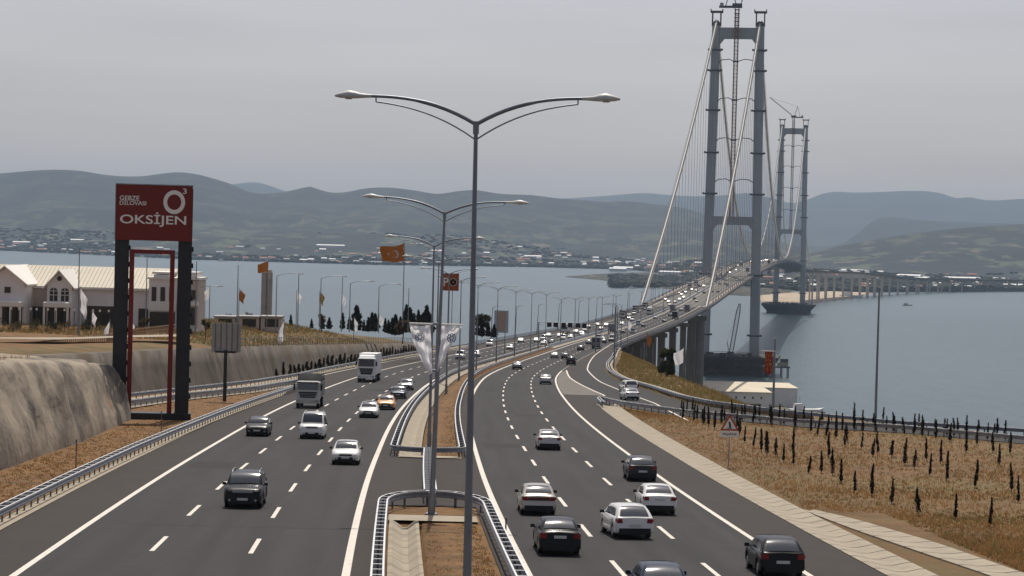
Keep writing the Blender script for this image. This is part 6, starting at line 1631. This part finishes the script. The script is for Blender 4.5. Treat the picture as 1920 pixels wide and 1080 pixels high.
def broad(label, loc, H, Wd, mats, seed, n=2200, group='broadleaf trees beside the motorway'):
    rnd = random.Random(seed); t = thing('broadleaf_tree', label, 'tree', loc, 0, group)
    mb = MB(); mb.tube([(0, 0, -.5), (.1, 0, H * .35), (0, 0, H * .6)], [H * .03, H * .022, H * .01], 7)
    blobs = []
    for q in range(9):
        a = q * 2.4; rr_ = Wd * rnd.uniform(.25, .62); z = H * rnd.uniform(.42, .86); c_ = Vector((rr_ * math.cos(a), rr_ * math.sin(a) * .8, z)); blobs.append((c_, Wd * rnd.uniform(.22, .40)))
        mb.tube([(0, 0, H * .3), c_ * .6 + Vector((0, 0, H * .15)), c_], [H * .012, H * .008, H * .004], 5)
    mb.build('trunk', M['bark'], t)
    def fn(r):
        c_, ra = r.choice(blobs); d = Vector((r.gauss(0, 1), r.gauss(0, 1), r.gauss(0, .8))).normalized() * ra * r.random() ** .4
        return c_ + d, r.uniform(.6, 1.3)
    foliage(n, fn, H * .05, mats, rnd).build('crown', mats, t)
b_ = PX(904, 628, 480); broad('dark loose-crowned tree left of the pale advert board', b_, PX(904, 588, 480).z - b_.z, 2.3, [M['leaf'], M['cypress'], M['leaf2']], 5)
b_ = PX(755, 640, 440); broad('brown-leaved round tree behind the left white banner', b_, PX(755, 598, 440).z - b_.z, 1.9, [M['leafbrown'], M['leaf'], M['leafbrown']], 6)
b_ = PX(603, 616, 420); broad('small brown tree on the bank under the faded orange flag', b_, PX(603, 586, 420).z - b_.z, 1.1, [M['leafbrown'], M['leafbrown'], M['leaf']], 7, 900)
b_ = PX(1250, 712, 395); broad('green tree below the approach viaduct behind the dry bank', b_ - Vector((0, 0, 2)), PX(1250, 648, 395).z - b_.z + 2, 2.4, [M['leaf'], M['leaf2'], M['leaf']], 8)
for i, (px, py, pt, lab) in enumerate([(30, 640, 600, 'small reddish bush left of the shop porch'), (100, 630, 600, 'small bush in front of the round-windowed shop'), (160, 632, 598, 'small dark tree right of the round-windowed shop'), (270, 625, 590, 'small tree framed by the red inner frame of the tall sign'), (385, 630, 596, 'small tree right of the tall sign'), (64, 633, 604, 'dark bush between the two gabled shops'), (215, 628, 606, 'small tree by the left leg of the tall sign'), (428, 600, 588, 'small round tree behind the first kiosk'), (466, 600, 585, 'small round tree behind the second kiosk')]):
    D = 318 if px < 400 else 400; b_ = PX(px, py, D); broad(lab, b_, PX(px, pt, D).z - b_.z, .95, [M['leafbrown'] if i % 3 == 0 else M['leaf'], M['leaf'], M['cypress']], 30 + i, 500, 'young trees in front of the shops')
rb_ = random.Random(77)
for i in range(26):
    px = rb_.uniform(-5, 235); py = rb_.uniform(612, 640); D = 300 + (640 - py) * 1.1
    b_ = PX(px, py, D); b_.z = zplat(D) - .1
    broad('low bush number %s among those scattered before the shops' % ordn[i], b_, rb_.uniform(.7, 1.6), rb_.uniform(.5, 1.0), [M['leafbrown'] if i % 2 else M['leaf'], M['leaf'], M['leafbrown']], 90 + i, 160, 'low bushes scattered before the shops')
for i in range(12):
    px = 20 + i * 17 + rb_.uniform(-4, 4); D = 322; b_ = PX(px, 618, D); b_.z = zplat(D); t = thing('garden_lamp', '%s garden lamp post from the left in front of the shops' % ordn[i], 'lamp post', b_, 0, 'garden lamps before the shops')
    mb = MB(); mb.tube([(0, 0, 0), (0, 0, 2.6)], .05, 6); mb.build('pole', M['signdark'], t); mb = MB(); mb.tube([(0, 0, 2.6), (0, 0, 2.75), (0, 0, 2.95)], [.12, .17, .05], 8); mb.build('globe', M['trimwhite'], t)
# picket fence and stalls on the plateau edge
mb = MB(); pts_ = [PX(x, y, D) for x, y, D in ((55, 656, 268), (110, 650, 275), (200, 640, 285), (260, 628, 300), (330, 620, 310))]
for a, b2 in zip(pts_, pts_[1:]):
    nn_ = int((b2 - a).length / .45)
    for q in range(nn_): mb.box(a.lerp(b2, q / nn_) + Vector((0, 0, .4)), (.10, .10, 1.1))
    for z in (.35, .8): mb.tube([a + Vector((0, 0, z)), b2 + Vector((0, 0, z))], .05, 4)
tag(mb.build('picket_fence', mat('fence_tan', (.42, .29, .19), .9, var=.2, scale=.5), None, tuple(pts_[0])), 'pale timber fence along the plateau edge left of the tall sign', 'fence')
mb = MB(); pa = [PX(x, y, D) for x, y, D in ((-40, 660, 262), (110, 655, 268), (230, 644, 282), (330, 634, 290))]; pb_ = [p + Vector((0, 9, -.1)) for p in pa]
for q in pa + pb_: q.z = zplat(q.y) + .55
mb.strip(pa, pb_); struct(mb.build('plateau_path', M['concrete']))

# young cypresses in the dry field
yc = []
for v in range(5):
    rnd = random.Random(60 + v); H = 1.75; t = thing('young_cypress', 'x', 'tree', (0, 0, 0), 0, 'young cypresses planted in rows in the dry field')
    mb = MB(); mb.tube([(0, 0, -.1), (.02, 0, H * .8)], [.03, .012], 5); mb.build('trunk', M['bark'], t)
    def fn(r):
        z = r.random(); rad = (.105 + .018 * v) * (1 - z ** 2.6) * (.8 + .25 * math.sin(z * 13 + v * 2)) * r.random() ** .5; a = r.uniform(0, 6.28)
        return Vector((rad * math.cos(a) + .03 * math.sin(z * 5 + v), rad * math.sin(a), .12 + z * (H - .2))), r.uniform(.7, 1.3)
    mm = [M['ycyp3'], M['youngcypress'], M['ycyp2'] if v % 2 else M['ycyp3']]
    foliage(330, fn, .085, mm, rnd, 1.9).build('crown', mm, t); yc.append([t, False])
o8 = lambda x, y: (1300 + x / 3.097, 780 + y / 3.097)
ypos = [o8(*q) for q in [(298, 155), (350, 180), (395, 205), (427, 212), (478, 232), (525, 268), (582, 285), (668, 333), (742, 333), (808, 345), (860, 392), (935, 445), (1035, 465), (1150, 512), (1305, 578), (1522, 602), (1725, 640), (122, 75), (90, 55), (55, 45), (165, 45), (250, 70), (272, 95), (525, 50), (595, 75), (680, 92), (722, 115), (770, 125), (828, 132), (895, 150), (978, 190), (1070, 218), (1150, 235), (1228, 285), (1282, 305), (1370, 345), (1470, 378), (1635, 418), (1848, 440), (1165, 95), (1225, 110), (1330, 120), (1408, 135), (1490, 150), (1590, 162), (1645, 168), (1738, 212), (1840, 222), (935, 50), (1045, 70), (1095, 60), (1310, 75), (1455, 90), (1535, 100), (1765, 125), (1885, 505)]]
ypos += [(1100 + x / 4, 560 + y / 4) for x, y in [(712, 860), (752, 870), (795, 880), (830, 910), (878, 940), (918, 955), (960, 970), (1090, 880), (1185, 900), (1270, 910), (1375, 920), (1445, 930), (1560, 960), (1010, 930)]]
rz9 = random.Random(5)
for x_ in np.arange(1278, 1905, 19.0):
    ypos.append((x_ + rz9.uniform(-5, 5), 779 + (x_ - 1270) * .068 + rz9.uniform(0, 9)))
for x_ in np.arange(1400, 1905, 47.0):
    ypos.append((x_ + rz9.uniform(-14, 14), 822 + (x_ - 1400) * .05 + rz9.uniform(-8, 30)))
rowsn = {}
for i, (px, py) in enumerate(ypos):
    g_ = G(px, py); s = 1.0 * random.uniform(.86, 1.12)
    if py < 800 and px > 1500: s *= 1.05
    o = put(yc, i % 5, g_, (.95 * s, .95 * s, s * rz9.uniform(.75, 1.08)), random.uniform(0, 6), '', random.uniform(-.13, .13) - R(.5))
    rowsn[o.name] = (px, py, o)
# label every one by its place in the field
lst = sorted(rowsn.values(), key=lambda q: -q[1])
allo = [ 'nearest', 'second nearest', 'third nearest', 'fourth nearest', 'fifth nearest', 'sixth nearest', 'seventh nearest', 'eighth nearest', 'ninth nearest', 'tenth nearest']
bands = [('in the front of the dry field', 850, 2000), ('in the middle of the dry field', 815, 850), ('in the back rows of the dry field', 795, 815), ('in front of the ramp guard rail', 0, 795)]
_t9 = ['thirty', 'forty', 'fifty', 'sixty']; _u9 = ['', 'first', 'second', 'third', 'fourth', 'fifth', 'sixth', 'seventh', 'eighth', 'ninth']
on2 = ordn + ['twenty-ninth'] + [(t_.replace('y', 'ieth') if not u_ else t_ + '-' + u_) for t_ in _t9 for u_ in _u9] + ['twenty-ninth', 'thirtieth', 'thirty-first', 'thirty-second', 'thirty-third']
for nm_, a_, b2 in bands:
    q_ = sorted([q for q in lst if a_ <= q[1] < b2], key=lambda q: q[0])
    for j, q in enumerate(q_): q[2]['label'] = '%s young cypress from the left %s' % (on2[j], nm_)

wl = 0
for D in np.arange(322, 566, 5.4):
    o = put(yc, wl % 5, P(wall_o(D) + .55, D, -.1), (2.6 * random.uniform(.8, 1.2), 2.2, random.uniform(.9, 1.5)), wl * 1.1, 'x'); o['label'] = 'dark narrow shrub along the foot of the retaining wall'; o['group'] = 'shrubs along the foot of the retaining wall'; o['category'] = 'shrub'; wl += 1
def rcut(r_):
    D = r_.uniform(135, 203); f = r_.uniform(.9, 2.3); o = base_o(D) - f * 9 * .52 - max(0, D - 198) ** 2 * .03
    if mnoise.noise(Vector((D * .12, f * 1.5, 2))) < .08: return None
    p = P(o, D); return (p.x, p.y, p.z + toph(D) * 1.0 - .1)
# ------------------------------------------------------------------ dry grass
def grass(name, label, n, region, mats, hmin, hmax, seed):
    rnd = random.Random(seed); V = []; F = []; MI_ = []
    cnt = 0
    while cnt < n:
        q = region(rnd)
        if q is None: continue
        x, y, z = q; cnt += 1
        den = mnoise.noise(Vector((x * .25, y * .12, 0)))
        mi = 0 if den + rnd.uniform(-.5, .5) > 0 else (1 if rnd.random() < .5 else 2)
        hh = rnd.uniform(hmin, hmax) * (1 + .4 * den)
        for k_ in range(3):
            a = rnd.uniform(0, 6.28); w = rnd.uniform(.02, .05); lx_, ly_ = rnd.uniform(-.2, .2), rnd.uniform(-.2, .2); dx, dy = rnd.uniform(-.12, .12), rnd.uniform(-.12, .12)
            b = len(V); V += [(x + dx - w * math.cos(a), y + dy - w * math.sin(a), z), (x + dx + w * math.cos(a), y + dy + w * math.sin(a), z), (x + dx + lx_ * hh, y + dy + ly_ * hh, z + hh)]
            F.append((b, b + 1, b + 2)); MI_.append(mi)
    me = bpy.data.meshes.new(name); me.from_pydata(V, [], F)
    for m_ in mats: me.materials.append(m_)
    me.polygons.foreach_set('material_index', MI_); me.update()
    o = bpy.data.objects.new(name, me); S.collection.objects.link(o); return tag(o, label, 'grass', None, 'stuff')
def rfield(r):
    D = 1 / r.uniform(1 / 262, 1 / 88); mx = rampL(max(150, D)) - .6 if D > 150 else (D * .235 - xc(D) + 2)
    mx = min(mx, D * .235 - xc(D) + 2)
    o = r.uniform(20.4 if D > 121 else 24.2, max(21, mx))
    if o > mx: return None
    p = P(o, D); return (p.x, p.y, p.z - .08)
grass('dry_grass', 'dry straw-coloured grass covering the field right of the motorway', 20000, rfield, [M['grassA'], M['grassB'], M['grassC']], .08, .26, 1)
def rbank(r):
    D = r.uniform(262, 610); lo = (rampR(D) + 1.8); hi = bank_o(D) + 3
    if hi <= lo: return None
    o = r.uniform(lo, hi); p = P(o, D); return (p.x, p.y, p.z - .15 - max(0, (o - bank_o(D)) * .4))
grass('bank_grass', 'olive and brown grass on the bank between the ramp and the water', 9000, rbank, [M['grassC'], M['grassB'], M['grassC']], .3, .8, 2)
def rleft(r):
    if r.random() < .55:
        D = 1 / r.uniform(1 / 290, 1 / 100); lo, hi = (-25 if D < 205 else railB_o(D) + .8), lrail(D) - .8
    else:
        D = r.uniform(65, 640); 
        if 110 < D < 158: return None
        if r.random() < .8: D = 1 / r.uniform(1 / 300., 1 / 70.)
        if 110 < D < 158: return None
        lo, hi = (1.0, 2.2) if r.random() < .7 else (-.3, 2.1)
    if hi <= lo: return None
    o = r.uniform(lo, hi); p = P(o, D); return (p.x, p.y, p.z - .06)
grass('verge_grass', 'sparse reddish-brown weeds on the left verge and the median', 6500, rleft, [M['grassB'], M['grassC'], M['grassB']], .03, .12, 3)
def rplat(r):
    D = r.uniform(300, 470); o = r.uniform(-75, wall_o(D) - 2.6); p = P(o, D); w_ = wall_o(D)
    z = zplat(D) if o < w_ - 18 else (np.interp(o, [w_ - 18, w_ - 9, w_ - 2.2], [zplat(D), .45 * zplat(D) + .55 * ztop(D) + .3, ztop(D)]))
    return (p.x, p.y, float(z) - .1)
grass('plateau_grass', 'olive and rust-coloured grass on the bank above the retaining wall', 16000, rplat, [M['grassC'], M['grassB'], M['grassC']], .3, .7, 4)

# ------------------------------------------------------------------ shore buildings and boats on the right
D = 1365
def XZ(px, py, D): p = PX(px, py, D); return p
a, b2 = XZ(1310, 725, D), XZ(1477, 725, D); zb = 2.8
c = ((a.x + b2.x) / 2, D, zb)
t = thing('quay_shed', 'large white flat-roofed shed on the quay below the ramp', 'building', c)
t.location = c = (PX(1446, 750, 1350).x, 1350, 2.8); zt = 11.0; xl = PX(1290, 750, 1350).x - c[0]; xr = PX(1479, 725, 1440).x - c[0]
mb = MB(); wall_box(mb, xl, 0, 0, 96, -1, zt); wall_box(mb, 0, xr, 46, 96, -1, zt); mb.build('wall', M['stucco'], t)
mb = MB(); wall_box(mb, xl - .6, .6, -.6, 96.6, zt, zt + .5); wall_box(mb, .6, xr + .6, 45.4, 96.6, zt + .02, zt + .52); mb.build('roof', mat('shed_roof_cream', (.60, .53, .40), .7, var=.06, scale=.05), t)
mb = MB()
for q in range(9): wall_box(mb, xl + 3 + q * 5, xl + 4 + q * 5, -.08, 0, zt - 3.6, zt - 2.2)
wall_box(mb, -12, -6, -.08, 0, 0, 4.5); mb.build('opening', M['window'], t)
mb = MB(); p = XZ(1505, 762, 1350)
mb.add([(-8, -3, 0), (9, -3, 0), (12, 0, 0), (9, 3, 0), (-8, 3, 0), (-8.5, -3.4, 2.4), (9.5, -3.4, 2.4), (14, 0, 3.2), (9.5, 3.4, 2.4), (-8.5, 3.4, 2.4)], [(0, 1, 6, 5), (1, 2, 7, 6), (2, 3, 8, 7), (3, 4, 9, 8), (4, 0, 5, 9), (5, 6, 7, 8, 9)])
t = thing('fishing_boat', 'white boat drawn up at the quay right of the large shed', 'boat', (p.x, p.y, 2.6), .3)
mb.build('hull', M['white'], t); mb = MB(); mb.box((-3, 0, 4), (5, 4, 3.2), 0, 0, .9); mb.build('wheelhouse', M['stucco'], t); mb = MB(); mb.tube([(-2, 0, 5), (-2, 0, 10)], .12, 5); mb.build('mast', M['lamp'], t)
for i, (px, py, cn) in enumerate([(1452, 768, PW), (1466, 769, PG), (1480, 770, PB), (1444, 770, PS)]):
    p = XZ(px, py, 1345); p.z = 3.1
    f = [q for q in FM if q[2].materials[0] is cn and q[1] == 'car'][0]
    ob = bpy.data.objects.new('quay_car', f[2]); S.collection.objects.link(ob); ob.location = p; ob.rotation_euler = (0, 0, 1.2 + i)
    tag(ob, ['white car parked on the quay beside the shed', 'dark grey car parked on the quay near the boat', 'black car parked on the quay next to the boat', 'silver car parked closest to the quay shed'][i], 'car', 'cars parked on the quay')
for i, (px, py, sc, lab) in enumerate([(1700, 572, 1.0, 'small grey boat alone out on the water right of the bridge'), (1593, 557, 2.6, 'white ferry moored off the sand spit beyond the far tower'), (415, 489, 1.6, 'small white boat near the far shore right of the tall sign'), (790, 497, 1.8, 'white boat near the far shore behind the double lamps'), (1185, 540, 1.0, 'small white boat left of the left bridge cable')]):
    p = Z0(px, py + 1); t = thing('boat', lab, 'boat', p, 0, 'boats out on the bay')
    mb = MB(); mb.add([(-7, -2, -.3), (6, -2, -.3), (9, 0, -.3), (6, 2, -.3), (-7, 2, -.3), (-7.5, -2.4, 1.8), (6.5, -2.4, 1.8), (10.5, 0, 2.4), (6.5, 2.4, 1.8), (-7.5, 2.4, 1.8)], [(0, 1, 6, 5), (1, 2, 7, 6), (2, 3, 8, 7), (3, 4, 9, 8), (4, 0, 5, 9), (5, 6, 7, 8, 9)])
    mb.build('hull', M['white'] if i else M['steel'], t); mb = MB(); mb.box((-1.5, 0, 3), (7, 3.4, 2.4), 0, 0, .9); mb.build('cabin', M['white'] if i else M['steel'], t); t.scale = (sc, sc, sc)
# rocks on the shore point
rk = random.Random(3)
for i in range(14):
    p = Vector((rk.uniform(150, 188), rk.uniform(1338, 1372), 2.2)); mb = MB(); n_ = 7
    rg = [[(rk.uniform(.8, 1.2) * r_ * math.cos(a), rk.uniform(.8, 1.2) * r_ * math.sin(a), z) for a in np.linspace(0, 6.28, n_ + 1)[:-1]] for r_, z in ((2.2, -1), (2.4, .6), (1.6, 1.8), (.5, 2.3))]
    mb.rings(rg, 0, False); o = mb.build('boulder', M['wall']); o.location = p
    tag(o, 'grey boulder on the shore point right of the quay boat', 'rock', 'boulders on the shore point')
grass('slope_top_weeds', 'brown weeds growing on top of the shotcrete slope', 900, rcut, [M['grassB'], M['grassC'], M['grassA']], .15, .5, 8)
# ------------------------------------------------------------------ haze: one box of air
mb = MB(); mb.box((0, 10300, 315), (18000, 21400, 660))
hz = mb.build('haze', None)
hm = bpy.data.materials.new('haze'); hm.use_nodes = True
nn = hm.node_tree.nodes
nn.remove(nn['Principled BSDF'])
pv = nn.new('ShaderNodeVolumePrincipled'); pv.inputs['Color'].default_value = (.62, .79, 1.0, 1); pv.inputs['Density'].default_value = 3.1e-5; pv.inputs['Anisotropy'].default_value = .1
hm.node_tree.links.new(pv.outputs[0], nn['Material Output'].inputs['Volume'])
hz.data.materials.clear(); hz.data.materials.append(hm)
tag(hz, 'pale haze filling the air over the bay', 'haze', None, 'stuff')
